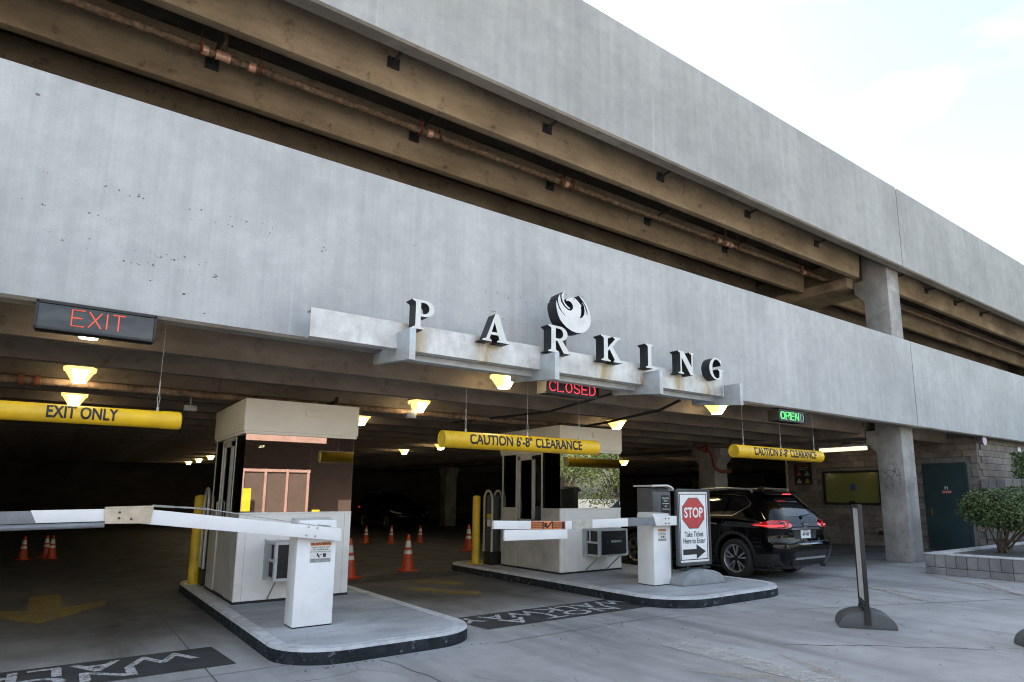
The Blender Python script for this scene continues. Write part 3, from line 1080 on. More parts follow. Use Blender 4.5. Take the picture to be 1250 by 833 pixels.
main = [(283, 238), (290, 205), (330, 175), (380, 150), (430, 160), (470, 195), (530, 262), (518, 290), (524, 350), (519, 420), (500, 490), (545, 462), (575, 400), (580, 330), (570, 250), (535, 190),
        (560, 215), (590, 285), (608, 345), (617, 405), (629, 400), (624, 335), (600, 260), (560, 185), (487, 96), (550, 138), (600, 200), (640, 270), (667, 340), (681, 420), (683, 500), (672, 560), (650, 615),
        (600, 690), (560, 722), (510, 742), (440, 750), (370, 735), (290, 690), (225, 630), (185, 575), (160, 510), (140, 430), (128, 350), (132, 262), (150, 320), (178, 398), (228, 463), (272, 508),
        (262, 485), (222, 440), (184, 370), (162, 300), (158, 220), (190, 135), (192, 200), (206, 270), (250, 340), (310, 385), (350, 392), (372, 375), (392, 340), (390, 290), (362, 243), (322, 226)]
featA = [(268, 72), (235, 100), (212, 150), (215, 210), (235, 270), (270, 325), (310, 358), (346, 366), (346, 352), (300, 320), (265, 280), (246, 225), (243, 165), (253, 112)]
eye = [(392, 165), (408, 168), (426, 190), (410, 188)]
em = thing('bird_emblem', 'round white bird emblem with raised wings above the sign letter R', 'emblem', (5.45, 6.79, 3.83))
BC = (5.475, 6.83, 4.10)
for lp in ([main, eye], [featA]):
    me = put(poly_mesh([[bird_pt(q) for q in l] for l in lp], 0.20), FRONT, BC)
    two_tone(me, (0, -1, 0))
    link('wing' if len(lp) == 1 else 'body', me, ['emblem_white', 'black_return'], em)
MB().box(5.42, 5.5, 6.832, 6.95, 3.58, 4.0).build('post', 'dark_metal', em)

# ------------------------------------------------------------------ LED / neon box signs
STROKES = {
    'E': [[(1, 1), (0, 1), (0, 0), (1, 0)], [(0, .5), (.8, .5)]],
    'X': [[(0, 1), (1, 0)], [(1, 1), (0, 0)]],
    'I': [[(.5, 1), (.5, 0)]],
    'T': [[(0, 1), (1, 1)], [(.5, 1), (.5, 0)]],
    'C': [[(1, .82), (.8, .97), (.4, 1), (.1, .8), (0, .5), (.1, .2), (.4, 0), (.8, .03), (1, .18)]],
    'L': [[(0, 1), (0, 0), (1, 0)]],
    'O': [[(.5 + .5 * math.cos(2 * math.pi * i / 16), .5 + .5 * math.sin(2 * math.pi * i / 16)) for i in range(17)]],
    'S': [[(.95, .85), (.7, 1), (.3, 1), (.05, .82), (.12, .6), (.5, .5), (.9, .38), (.95, .16), (.7, 0), (.3, 0), (.02, .15)]],
    'D': [[(0, 0), (0, 1), (.5, 1), (.85, .85), (1, .5), (.85, .15), (.5, 0), (0, 0)]],
    'P': [[(0, 0), (0, 1), (.7, 1), (1, .85), (1, .62), (.7, .48), (0, .48)]],
    'N': [[(0, 0), (0, 1), (1, 0), (1, 1)]],
}


def neon(word, x0, x1, z0, z1, y, r, name, mat, parent, gap=0.35):
    wts = [0.25 if c == 'I' else 1.0 for c in word]
    unit = (x1 - x0) / (sum(wts) + gap * (len(word) - 1))
    x = x0
    m = MB()
    for c, w in zip(word, wts):
        for s in STROKES[c]:
            m.tube([(x + p[0] * w * unit, y, z0 + p[1] * (z1 - z0)) for p in s], r, 6)
        x += (w + gap) * unit
    return m.build(name, mat, parent, fix=True)


def box_sign(name, label, x0, x1, z0, z1, y0, y1, face='black_plastic'):
    s = thing(name, label, 'sign', ((x0 + x1) / 2, y0, z0))
    m = MB()
    m.box(x0, x1, y0 + 0.03, y1, z0, z1)
    m.box(x0 - 0.008, x1 + 0.008, y0, y0 + 0.05, z1 - 0.015, z1 + 0.008)
    m.box(x0 - 0.008, x1 + 0.008, y0, y0 + 0.05, z0 - 0.008, z0 + 0.012)
    m.box(x0 - 0.008, x0 + 0.01, y0, y0 + 0.05, z0, z1)
    m.box(x1 - 0.01, x1 + 0.008, y0, y0 + 0.05, z0, z1)
    m.build('case', 'black_plastic', s)
    MB().box(x0 + 0.012, x1 - 0.012, y0 + 0.02, y0 + 0.029, z0 + 0.014, z1 - 0.017).build('face', face, s)
    return s


t = NT('sign_screen')
v = t.mapping()
t.set(t.ramp(t.noise(t.mapping((1.5, 1, 5)), 1.6, 4), [(0.35, (0.012, 0.012, 0.013)), (0.75, (0.075, 0.07, 0.062))]), 0.16)
s1 = box_sign('exit_sign', 'dark box sign with faint red EXIT letters under the band', -0.29, 0.63, 3.085, 3.335, 7.20, 7.40, 'sign_screen')
neon('EXIT', -0.03, 0.38, 3.14, 3.29, 7.214, 0.006, 'lettering', 'neon_red_dim', s1, 0.3)
s2 = box_sign('closed_sign', 'black box sign with glowing red CLOSED letters under the canopy', 5.50, 6.50, 3.075, 3.28, 7.28, 7.52)
neon('CLOSED', 5.56, 6.44, 3.11, 3.25, 7.296, 0.008, 'lettering', 'neon_red', s2)
s3 = box_sign('open_sign', 'small black box sign with green and pale tube letters near the column', 11.17, 12.10, 3.075, 3.285, 7.24, 7.50)
neon('OPEN', 11.24, 11.85, 3.11, 3.25, 7.245, 0.009, 'lettering', 'neon_green', s3)
neon('CLOSED', 11.22, 12.04, 3.105, 3.255, 7.253, 0.007, 'unlit_lettering', 'neon_off', s3)

# ------------------------------------------------------------------ yellow clearance tubes


def wrap_text(body, size, xc, yc, zc, r, a0, mat, parent, xs, bold):
    me = text_mesh(body, size, 'lettering', xs, bold)
    bm = bmesh.new()
    bm.from_mesh(me)
    bmesh.ops.triangulate(bm, faces=bm.faces)
    for k in range(-5, 6):
        bmesh.ops.bisect_plane(bm, geom=bm.verts[:] + bm.edges[:] + bm.faces[:], plane_co=(0, size * 0.09 * k, 0), plane_no=(0, 1, 0))
    for v in bm.verts:
        a = a0 + v.co.y / r
        x = v.co.x
        v.co = (xc + x, yc - (r + 0.003) * math.cos(a), zc + (r + 0.003) * math.sin(a))
    bm.to_mesh(me)
    bm.free()
    return link('lettering', me, mat, parent)


def clearance(label, x0, x1, y, zb, r, body, xs, size, cables, cap=None, tilt=0.0, xt=None):
    zc = zb + r
    b = thing('clearance_bar', label, 'clearance bar', ((x0 + x1) / 2, y, zb))
    m = MB()
    n = 40
    ring = [(r * math.cos(6.28318 * k / n), r * math.sin(6.28318 * k / n)) for k in range(n)]
    rin = 0.93
    vs = []
    for x, s in ((x0, 1), (x1, 1), (x1, rin), (x0 + 0.0, rin)):
        vs += [(x, y + s * c, zc + s * q) for c, q in ring]
    fs = [(i * n + k, i * n + (k + 1) % n, ((i + 1) % 4) * n + (k + 1) % n, ((i + 1) % 4) * n + k) for i in range(4) for k in range(n)]
    m.add(vs, fs)
    m.build('tube', 'yellow_paint', b, smooth=True)
    for x, dx in ((x0 + 0.015, 0.01), (x1 - 0.03, 0.01)):
        MB().prism([(y + rin * c, zc + rin * q) for c, q in ring], 'x', x, x + dx).build('end_disc', 'yellow_faded', b)
    if cap:
        MB().lathe([(r * 1.04, 0), (r * 1.05, 0.01), (r * 1.05, 0.14), (r * 0.98, 0.165), (r * 0.8, 0.175), (0.001, 0.178)], 40, (x1 - 0.14, y, zc), 'x').build('end_cap', 'yellow_paint', b, smooth=True)
    wrap_text(body, size, xt if xt is not None else (x0 + x1) / 2, y, zc, r, 0.06, 'black_ink', b, xs, 0.027)
    for x in cables:
        m = MB()
        m.tube([(x, y, zc + r - 0.005), (x, y, zc + r + 0.04)], 0.014, 8)
        m.tube([(x, y, zc + r + 0.03), (x + 0.012, y, zc + r + 0.12), (x, y, zc + r + 0.22)], 0.003, 5)
        m.tube([(x, y, zc + r + 0.03), (x - 0.012, y, zc + r + 0.12), (x, y, zc + r + 0.22)], 0.003, 5)
        m.tube([(x, y, zc + r + 0.2), (x, y, zc + r + 0.30)], 0.006, 6)
        m.tube([(x, y, zc + r + 0.3), (x, y, LOB + 0.02)], 0.0016, 5)
        m.build('cable', 'cable_steel', b)
    return b


clearance('yellow tube lettered EXIT ONLY hanging over the exit lane', -2.4, 0.92, 7.40, 2.259, 0.085, 'EXIT ONLY', 0.655, 0.165, (-0.58, 0.74), True, xt=0.14)
clearance('yellow clearance tube hanging in front of the farther booth', 3.90, 6.52, 7.40, 2.214, 0.111, "CAUTION 6'-8\" CLEARANCE", 0.80, 0.19, (4.25, 5.25, 6.2), xt=5.21)
clearance('yellow clearance tube hanging above the black car', 9.90, 12.78, 7.40, 2.308, 0.12, "CAUTION 6'-8\" CLEARANCE", 0.78, 0.215, (10.2, 11.4, 12.6), xt=11.42)

# ------------------------------------------------------------------ ceiling lamps
lamp0 = thing('ceiling_lamp', 'x', 'lamp', (0, 0, 0), 'warm lit ceiling lamps of the garage')


def frus(z0, a0, b0, z1, a1, b1):
    """octagon-cornered frustum points"""
    def ring(a, b, z):
        c = 0.72
        return [(a, b * c * .6, z), (a * c, b, z), (-a * c, b, z), (-a, b * c * .6, z), (-a, -b * c * .6, z), (-a * c, -b, z), (a * c, -b, z), (a, -b * c * .6, z)]
    vs = ring(a0, b0, z0) + ring(a1, b1, z1)
    fs = [tuple(range(8))[::-1], tuple(range(8, 16))] + [(i, (i + 1) % 8, (i + 1) % 8 + 8, i + 8) for i in range(8)]
    return vs, fs


MB().add(*frus(0.095, 0.17, 0.17, 0.13, 0.19, 0.19)).build('housing', 'dark_metal', lamp0)
MB().add(*frus(0.055, 0.18, 0.18, 0.094, 0.186, 0.186)).build('rim', 'lamp_glow', lamp0)
MB().add(*frus(-0.085, 0.085, 0.085, 0.054, 0.165, 0.165)).build('diffuser', 'lamp_glow', lamp0)
MB().add(*frus(-0.10, 0.075, 0.075, 0.03, 0.112, 0.168)).build('lens', 'lamp_core', lamp0)
MB().tube([(0, 0, 0.12), (0, 0, 0.72)], 0.02, 8).build('stem', 'dark_metal', lamp0)
spots = []
names = {0: 'in the exit lane bay', 1: 'between the two booths', 2: 'right of the farther booth'}
cols = (0.12, 5.12, 10.0)
first = True
RANK = ('nearest', 'second', 'third', 'fourth', 'fifth', 'sixth', 'seventh', 'eighth', 'ninth', 'tenth', 'eleventh')
for j, x in enumerate(cols):
    for i in range((3, 11, 6)[j]):
        if j == 2 and i == 2:
            continue
        y = 7.82 + 2.8 * i
        lab = 'lit warm ceiling lamp %s, %s from the street' % (names[j], RANK[i])
        if first:
            lamp0['label'] = lab
            lamp0.location = (x, y, 3.26)
            first = False
        else:
            copy_tree(lamp0, (x, y, 3.26 if i < 1 else 3.20), lab)
copy_tree(lamp0, (22.3, 18.3, 3.05), 'lit warm ceiling lamp seen just right of the inner column')
copy_tree(lamp0, (19.8, 20.6, 3.05), 'lit warm ceiling lamp far back, left of the inner column')

# ------------------------------------------------------------------ traffic islands


def rrect(x0, x1, y0, y1, r, rb=0.12, n=10):
    pts = arc(x0 + r, y0 + r, r, r, 180, 270, n) + arc(x1 - r, y0 + r, r, r, 270, 360, n) + arc(x1 - rb, y1 - rb, rb, rb, 0, 90, 5) + arc(x0 + rb, y1 - rb, rb, rb, 90, 180, 5)
    return pts


def island(x0, x1, y0, y1, r, H=0.15):
    o = rrect(x0, x1, y0, y1, r, 0.45)
    c = rrect(x0 + 0.015, x1 - 0.015, y0 + 0.015, y1 - 0.015, r, 0.44)
    i = rrect(x0 + 0.14, x1 - 0.14, y0 + 0.14, y1 - 0.14, r * 0.85, 0.38)
    n = len(o)
    m = MB()
    jit = [random.uniform(-0.004, 0.004) for _ in range(n)]
    vs = [(p[0], p[1], -0.02) for p in o] + [(p[0], p[1], H - 0.03) for p in o] + [(p[0], p[1], H) for p in c] + [(p[0], p[1], H) for p in i] + [(p[0], p[1], H - 0.05) for p in i]
    for s, mi in ((0, 0), (1, 0), (2, 1), (3, 1)):
        m.add([], [], 0)
    o0 = len(m.v)
    m.v += vs
    for s, mi in ((0, 0), (1, 1), (2, 1), (3, 1)):
        for k in range(n):
            m.f.append((s * n + k, s * n + (k + 1) % n, (s + 1) * n + (k + 1) % n, (s + 1) * n + k))
            m.mi.append(mi)
    root = struct(MB().add([(p[0], p[1], H - 0.006) for p in i], [tuple(range(n))]).build('traffic_island', 'island_concrete', fix=False))
    m.build('kerb', ['kerb_paint_black', 'kerb_top_white'], root, smooth=True)
    return root


island(1.86, 4.05, 6.45, 13.2, 0.62)
island(7.12, 10.12, 6.42, 13.2, 0.78)

# ------------------------------------------------------------------ booths


def booth(x0, y0, label, W=1.58, D=2.05):
    zb, zs, zw, zt = 0.148, 1.37, 2.48, 2.97
    x1, y1 = x0 + W, y0 + D
    b = thing('attendant_booth', label, 'booth', ((x0 + x1) / 2, (y0 + y1) / 2, zb))
    t_ = 0.05
    # lower walls
    MB().box(x0, x1, y0, y0 + t_, zb, zs).build('front_wall', 'booth_white', b, bevel=0.008)
    MB().box(x0 + t_, x1 - t_, y1 - t_, y1, zb, zs).build('rear_wall', 'booth_grey', b)
    MB().box(x1 - t_, x1, y0 + t_ + 0.002, y1, zb, zs).build('side_wall', 'booth_white', b)
    ya, yb = y0 + 0.60, y0 + 1.48           # door bay on the exit side
    MB().box(x0 + 0.004, x0 + t_, y0 + t_ + 0.002, ya - 0.02, zb, zs - 0.004).build('side_panel', 'booth_grey', b)
    MB().box(x0 + 0.004, x0 + t_, yb + 0.04, y1 - 0.002, zb, zs - 0.004).build('side_panel', 'booth_grey', b)
    MB().box(x0 + 0.022, x0 + t_, ya + 0.02, yb - 0.02, zb + 0.03, 1.10).build('door_panel', 'booth_grey', b)
    # floor and ceiling
    MB().box(x0 + t_, x1 - t_, y0 + t_, y1 - t_, zb, zb + 0.03).build('floor', 'dark_metal', b)
    MB().box(x0 + 0.05, x1 - 0.05, y0 + 0.05, y1 - 0.05, zw - 0.02, zw + 0.02).build('ceiling', 'booth_grey', b)
    # posts
    for (px, py) in ((x0 + 0.003, yb), (x0 + 0.003, ya - 0.02)):
        MB().box(px, px + 0.05, py, py + 0.045, zb, zw).build('post', 'alu_frame', b, bevel=0.004)
    for (px, py) in ((x0 + 0.003, y1 - 0.05), (x1 - 0.053, y1 - 0.05)):
        MB().box(px, px + 0.05, py, py + 0.045, zs, zw).build('post', 'alu_frame', b)
    # sliding door: frame, glass, pull
    d = MB()
    dx = x0 + 0.012
    for a, c in ((ya + 0.28, ya + 0.36), (yb - 0.10, yb - 0.02)):
        d.box(dx, dx + 0.035, a, c, 1.10, zw - 0.06)
    d.box(dx, dx + 0.035, ya + 0.28, yb - 0.02, zw - 0.14, zw - 0.05)
    d.box(dx, dx + 0.035, ya + 0.28, yb - 0.02, 1.06, 1.14)
    door = d.build('door', 'alu_frame', b)
    MB().box(dx + 0.012, dx + 0.020, ya + 0.36, yb - 0.10, 1.14, zw - 0.14).build('pane', 'side_glass', door)
    MB().tube([(dx - 0.0, yb - 0.05, 1.25), (dx - 0.04, yb - 0.05, 1.27), (dx - 0.04, yb - 0.05, 1.5), (dx, yb - 0.05, 1.52)], 0.012, 6).build('handle', 'alu_frame', door)
    MB().box(x0 + 0.006, x0 + 0.05, ya + 0.025, yb, zw - 0.05, zw).build('lintel', 'alu_frame', b)
    # glazing
    g = 0.012
    MB().box(x0 + 0.008, x1 - 0.008, y0 + 0.006, y0 + 0.006 + g, zs, zw).build('front_window', 'booth_glass', b)
    MB().box(x1 - 0.008 - g, x1 - 0.008, y0 + 0.03, y1 - 0.05, zs, zw).build('side_window', 'side_glass', b)
    MB().box(x0 + 0.008, x0 + 0.008 + g, y0 + 0.03, ya - 0.02, zs, zw).build('side_window', 'side_glass', b)
    MB().box(x0 + 0.008, x0 + 0.008 + g, yb + 0.046, y1 - 0.05, zs, zw).build('side_window', 'side_glass', b)
    MB().box(x0 + 0.05, x1 - 0.05, y1 - 0.03, y1 - 0.03 + g, zs, zw).build('rear_window', 'side_glass', b)
    # cornice
    cz = MB()
    cz.box(x0 - 0.035, x1 + 0.035, y0 - 0.035, y1 + 0.03, zw + 0.03, zt)
    cz.box(x0 - 0.02, x1 + 0.02, y0 - 0.02, y1 + 0.015, zw - 0.012, zw + 0.029)
    cor = cz.build('cornice', 'booth_cream', b, bevel=0.005)
    MB().box(x0 + 0.80, x0 + 1.0, y0 - 0.07, y0 - 0.036, zt - 0.20, zt - 0.105).build('vent', 'booth_cream', cor, bevel=0.006)
    for sx_ in (x0 + 0.10, x1 - 0.10):
        MB().box(sx_, sx_ + 0.004, y0 - 0.0015, y0 + 0.01, zb + 0.01, zs - 0.03).build('seam', 'booth_grey', b)
    MB().box(x0 + 0.002, x1 - 0.002, y0 - 0.012, y0 + 0.02, zs - 0.028, zs - 0.001).build('sill', 'booth_white', b, bevel=0.003)
    MB().box(x0 - 0.006, x1 + 0.006, y0 - 0.006, y1, zb - 0.002, zb + 0.03).build('base_strip', 'black_trim', b)
    # counter, monitor inside
    MB().box(x0 + 0.08, x1 - 0.08, y0 + 0.08, y0 + 0.5, 1.04, 1.09).build('counter', 'booth_grey', b)
    mm = MB()
    mm.box(x0 + 0.9, x0 + 1.3, y0 + 0.35, y0 + 0.39, 1.2, 1.48)
    mm.box(x0 + 1.06, x0 + 1.14, y0 + 0.36, y0 + 0.42, 1.09, 1.2)
    mm.build('monitor', 'black_plastic', b)
    return b


booth(2.08, 9.80, 'nearer white attendant booth with cream fascia, beside the exit lane')
booth(7.77, 9.85, 'farther white attendant booth behind the hanging clearance tube')


def aircon(x0, y1, label, badge=True):
    x1, y0, z0, z1 = x0 + 0.72, y1 - 0.50, 0.47, 0.98
    a = thing('air_conditioner', label, 'air conditioner', ((x0 + x1) / 2, y1, z0))
    m = MB()
    t = 0.035
    m.box(x0, x1, y0, y1 - 0.001, z1 - t, z1)
    m.box(x0, x1, y0, y1 - 0.001, z0, z0 + t)
    for xa in (x0, x1 - t):
        m.box(xa, xa + t, y0, y0 + 0.07, z0 + t, z1 - t)
        m.box(xa, xa + t, y1 - 0.10, y1 - 0.001, z0 + t, z1 - t)
        m.box(xa + 0.002, xa + t - 0.002, y0 + 0.07, y1 - 0.10, (z0 + z1) / 2 - 0.015, (z0 + z1) / 2 + 0.02)
        m.box(xa + 0.003, xa + t - 0.003, y1 - 0.20, y1 - 0.18, (z0 + z1) / 2 + 0.02, z1 - t)
    m.box(x0 - 0.02, x0 - 0.001, y1 - 0.03, y1 - 0.001, z0 - 0.02, z1 + 0.02)
    m.build('case', 'grey_metal', a)
    MB().box(x0 + t, x1 - t, y0 + 0.012, y1 - 0.02, z0 + t, z1 - t).build('grille', 'black_trim', a)
    gm = MB()
    for k in range(18):
        zz = z0 + t + 0.012 + k * 0.024
        gm.box(x0 + t + 0.002, x1 - t - 0.002, y0 + 0.004, y0 + 0.011, zz, zz + 0.006)
    gm.build('fins', 'black_plastic', a, kind='stuff')
    for xx in (x0 + 0.06, x1 - 0.10):
        MB().tube([(xx, y0 + 0.1, z0), (xx, y1 - 0.01, z0 - 0.28)], 0.012, 6).build('strut', 'galvanized', a)
    if badge:
        MB().prism([(x0 + 0.20 + 0.018 * math.cos(6.283 * k / 10), 0.745 + 0.032 * math.sin(6.283 * k / 10)) for k in range(10)], 'y', y0 + 0.000, y0 + 0.004).build('badge', 'blue_badge', a)
        link('lettering', put(text_mesh('FRIEDRICH', 0.058, 'lettering', 0.95, 0.02), FRONT, (x0 + 0.42, y0 - 0.001, 0.745)), 'sticker_white', a)
    return a


aircon(2.46, 9.80, 'grey air conditioner in the wall behind the nearer barrier cabinet', False)
aircon(8.33, 9.85, 'grey air conditioner with dark grille jutting from the farther booth')

# exit machines at the back of each island: dark post between two pale hoops


def hoop_machine(x, y, label):
    h = thing('exit_machine', label, 'machine', (x, y, 0.15))
    MB().box(x - 0.13, x + 0.13, y - 0.02, y + 0.26, 0.146, 0.42).build('plinth', 'black_plastic', h)
    MB().box(x - 0.10, x + 0.10, y + 0.0, y + 0.24, 0.42, 1.62).build('cabinet', 'machine_dark', h, bevel=0.03)
    for dx in (-0.14, 0.11):
        out = [(y - 0.06, 0.42), (y - 0.06, 1.5)] + arc(y + 0.12, 1.5, 0.18, 0.24, 180, 0, 10) + [(y + 0.30, 0.42)]
        inn = [(y + 0.26, 0.42)] + arc(y + 0.12, 1.5, 0.14, 0.2, 0, 180, 10) + [(y - 0.02, 0.42)]
        MB().prism(out + inn, 'x', x + dx, x + dx + 0.035).build('hoop', 'alu_frame', h, bevel=0.004)
    MB().box(x - 0.104, x - 0.1005, y + 0.05, y + 0.19, 0.95, 1.1).build('label_plate', 'sticker_white', h)
    MB().box(x - 0.105, x - 0.1005, y + 0.04, y + 0.2, 1.12, 1.22).build('slot', 'yellow_faded', h)
    return h


hoop_machine(2.20, 12.12, 'dark ticket machine with pale hoops behind the nearer booth')
hoop_machine(7.74, 12.08, 'dark ticket machine with pale hoops behind the farther booth')


def bollard(x, y, label, lean=0.0):
    b = thing('bollard', label, 'bollard', (x, y, 0.15), 'yellow bollards at the back of the islands')
    r = 0.085
    MB().lathe([(r, 0.02), (r, 1.42), (r * 0.85, 1.45), (r * 0.5, 1.465), (0.001, 1.47)], 20, (x, y, 0.146)).build('post', 'yellow_faded', b, smooth=True)
    m = MB().box(x - 0.14, x + 0.14, y - 0.14, y + 0.14, 0.146, 0.166)
    m.build('base_plate', 'yellow_faded', b)
    for dx in (-0.11, 0.11):
        for dy in (-0.11, 0.11):
            MB().lathe([(0.015, 0.0), (0.015, 0.03), (0.001, 0.032)], 6, (x + dx, y + dy, 0.166)).build('bolt', 'galvanized', b)


bollard(2.02, 12.52, 'yellow steel bollard behind the nearer booth')
bollard(7.50, 12.50, 'yellow steel bollard behind the farther booth')

# ------------------------------------------------------------------ barrier gates


def sticker_warning(x0, x1, z0, z1, y, parent):
    s = MB().box(x0, x1, y - 0.0025, y, z0, z1).build('warning_label', 'sticker_white', parent)
    w, h = x1 - x0, z1 - z0
    MB().box(x0 + 0.004, x1 - 0.004, y - 0.004, y - 0.0026, z1 - h * 0.17, z1 - 0.004).build('header', 'sticker_orange', s)
    MB().box(x0 + 0.004, x1 - 0.004, y - 0.004, y - 0.0026, z0 + 0.004, z0 + h * 0.2).build('footer', 'sticker_grey', s)
    link('lettering', put(text_mesh('WARNING', h * 0.17, 'l', 1.25, 0.02), FRONT, ((x0 + x1) / 2, y - 0.0048, z1 - h * 0.085)), 'black_ink', s)
    for k, (body, zz, sz) in enumerate((('STAND CLEAR OF GATE', 0.74, 0.085), ('NO PEDESTRIANS', 0.63, 0.1), ('MOVING GATE ARM CAN CAUSE INJURY', 0.53, 0.062))):
        link('lettering', put(text_mesh(body, h * sz, 'l', 0.95, 0.02), FRONT, ((x0 + x1) / 2, y - 0.0032, z0 + h * zz)), 'black_ink', s)
    m = MB()
    cx = (x0 + x1) / 2
    m.box(cx + w * 0.12, cx + w * 0.26, y - 0.004, y - 0.0026, z0 + h * 0.26, z0 + h * 0.44)
    m.prism([(cx - w * 0.2, z0 + h * 0.45), (cx - w * 0.14, z0 + h * 0.47), (cx - w * 0.02, z0 + h * 0.25), (cx - w * 0.08, z0 + h * 0.24)], 'y', y - 0.004, y - 0.0026)
    m.prism([(cx - w * 0.2, z0 + h * 0.34), (cx + w * 0.08, z0 + h * 0.42), (cx + w * 0.08, z0 + h * 0.39), (cx - w * 0.18, z0 + h * 0.30)], 'y', y - 0.0042, y - 0.0026)
    m.build('pictogram', 'black_ink', s)


def cabinet(x0, x1, y0, y1, zt, parent):
    m = MB()
    z0 = 0.146
    m.box(x0, x1, y0, y1, z0 + 0.012, zt - 0.05)
    m.hexa([(x0, y0, zt - 0.05), (x1, y0, zt - 0.05), (x1, y1, zt - 0.05), (x0, y1, zt - 0.05), (x0 + .012, y0 + .012, zt - 0.02), (x1 - .012, y0 + .012, zt - 0.02), (x1 - .012, y1 - .012, zt), (x0 + .012, y1 - .012, zt)])
    m.build('cabinet', 'white_paint', parent, bevel=0.009)
    MB().box(x0 + 0.008, x1 - 0.008, y0 + 0.008, y1 - 0.008, z0, z0 + 0.013).build('base', 'black_trim', parent)


def beam_seg(m, xa, za, xb, zb, h, y0, y1, hb=None, cut=0.0, mi=0):
    hb = hb or h
    m.hexa([(xb, y0, zb - hb / 2), (xa, y0, za - h / 2), (xa, y1, za - h / 2), (xb, y1, zb - hb / 2),
            (xb - cut, y0, zb + hb / 2), (xa, y0, za + h / 2), (xa, y1, za + h / 2), (xb - cut, y1, zb + hb / 2)], mi)


g1 = thing('barrier_gate', 'white barrier gate on the nearer island, folding arm across the exit lane', 'barrier gate', (2.48, 7.8, 0.15))
cabinet(2.255, 2.70, 7.66, 7.97, 1.345, g1)
m = MB()
beam_seg(m, 2.715, 1.155, 0.60, 1.415, 0.145, 7.555, 7.62)
arm = m.build('arm', 'white_paint', g1, bevel=0.006)
m = MB()
beam_seg(m, 0.62, 1.418, -0.10, 1.408, 0.115, 7.56, 7.615, cut=0.05)
m.build('arm_tip', 'white_paint', g1, bevel=0.005)
m = MB()
beam_seg(m, -0.06, 1.406, -4.2, 1.33, 0.113, 7.562, 7.613)
m.build('arm_sleeve', 'arm_grey', g1, bevel=0.005)
MB().tube([(0.42, 7.585, 1.325), (-4.2, 7.585, 1.255)], 0.028, 10).build('edge_guard', 'arm_grey', g1, smooth=True)
m = MB()
m.hexa([(0.42, 7.545, 1.335), (0.79, 7.545, 1.33), (0.79, 7.55, 1.33), (0.42, 7.55, 1.335), (0.41, 7.545, 1.475), (0.81, 7.545, 1.485), (0.81, 7.55, 1.485), (0.41, 7.55, 1.475)])
m.hexa([(0.41, 7.54, 1.476), (0.81, 7.54, 1.486), (0.81, 7.63, 1.486), (0.41, 7.63, 1.476), (0.41, 7.54, 1.492), (0.81, 7.54, 1.502), (0.81, 7.63, 1.502), (0.41, 7.63, 1.492)])
hp = m.build('hinge_plate', 'tan_plate', g1)
for x, z in ((0.53, 1.44), (0.53, 1.385), (0.63, 1.375)):
    MB().lathe([(0.011, 0), (0.011, -0.012), (0.001, -0.014)], 6, (0, 0, 0)).build('bolt', 'dark_metal', hp).matrix_local = Matrix.Translation((x, 7.544, z)) @ Matrix.Rotation(-math.pi / 2, 4, 'X')
m = MB()
m.tube([(0.80, 7.58, 1.50), (1.0, 7.58, 1.485)], 0.012, 6)
m.tube([(1.0, 7.58, 1.485), (1.1, 7.57, 1.483), (1.2, 7.58, 1.472)], 0.006, 5)
m.tube([(1.0, 7.58, 1.485), (1.1, 7.59, 1.475), (1.2, 7.58, 1.472)], 0.006, 5)
m.tube([(1.2, 7.58, 1.472), (1.32, 7.58, 1.458)], 0.010, 6)
m.tube([(1.32, 7.58, 1.458), (2.45, 7.58, 1.262)], 0.005, 5)
m.tube([(2.45, 7.58, 1.265), (2.6, 7.6, 1.245)], 0.014, 6)
m.build('stay_cable', 'galvanized', g1)
for x, z in ((2.34, 1.255), (2.44, 1.24), (2.32, 1.165), (2.42, 1.15)):
    MB().lathe([(0.012, 0), (0.012, -0.006), (0.001, -0.008)], 8, (0, 0, 0)).build('bolt', 'galvanized', arm).matrix_local = Matrix.Translation((x, 7.555, z)) @ Matrix.Rotation(-math.pi / 2, 4, 'X')
sticker_warning(2.405, 2.645, 0.845, 1.075, 7.66, g1)

g2 = thing('barrier_gate', 'white barrier gate beside the stop sign, arm with orange warning strip', 'barrier gate', (8.2, 7.85, 0.15))
cabinet(8.03, 8.44, 7.68, 8.06, 1.335, g2)
m = MB()
beam_seg(m, 8.62, 1.195, 7.98, 1.20, 0.155, 7.56, 7.64, cut=0.06)
br2 = m.build('arm_bracket', 'white_paint', g2, bevel=0.006)
for x in (8.20, 8.28):
    for z in (1.155, 1.235):
        MB().lathe([(0.013, 0), (0.013, -0.006), (0.001, -0.008)], 8, (0, 0, 0)).build('bolt', 'dark_metal', br2).matrix_local = Matrix.Translation((x, 7.56, z)) @ Matrix.Rotation(-math.pi / 2, 4, 'X')
m = MB()
beam_seg(m, 8.05, 1.198, 7.28, 1.195, 0.125, 7.57, 7.625, 0.135)
m.build('arm_sleeve', 'arm_grey', g2, bevel=0.004)
m = MB()
beam_seg(m, 7.34, 1.195, 6.48, 1.185, 0.13, 7.566, 7.628, cut=-0.04)
beam_seg(m, 6.60, 1.185, 6.05, 1.180, 0.12, 7.57, 7.622)
m.build('arm', 'white_paint', g2, bevel=0.004)
m = MB()
beam_seg(m, 6.58, 1.186, 6.20, 1.182, 0.125, 7.555, 7.569)
m.build('splice_plate', 'galvanized', g2)
m = MB()
beam_seg(m, 6.10, 1.181, 4.82, 1.215, 0.112, 7.565, 7.62)
m.build('arm_tip', 'white_paint', g2, bevel=0.004)
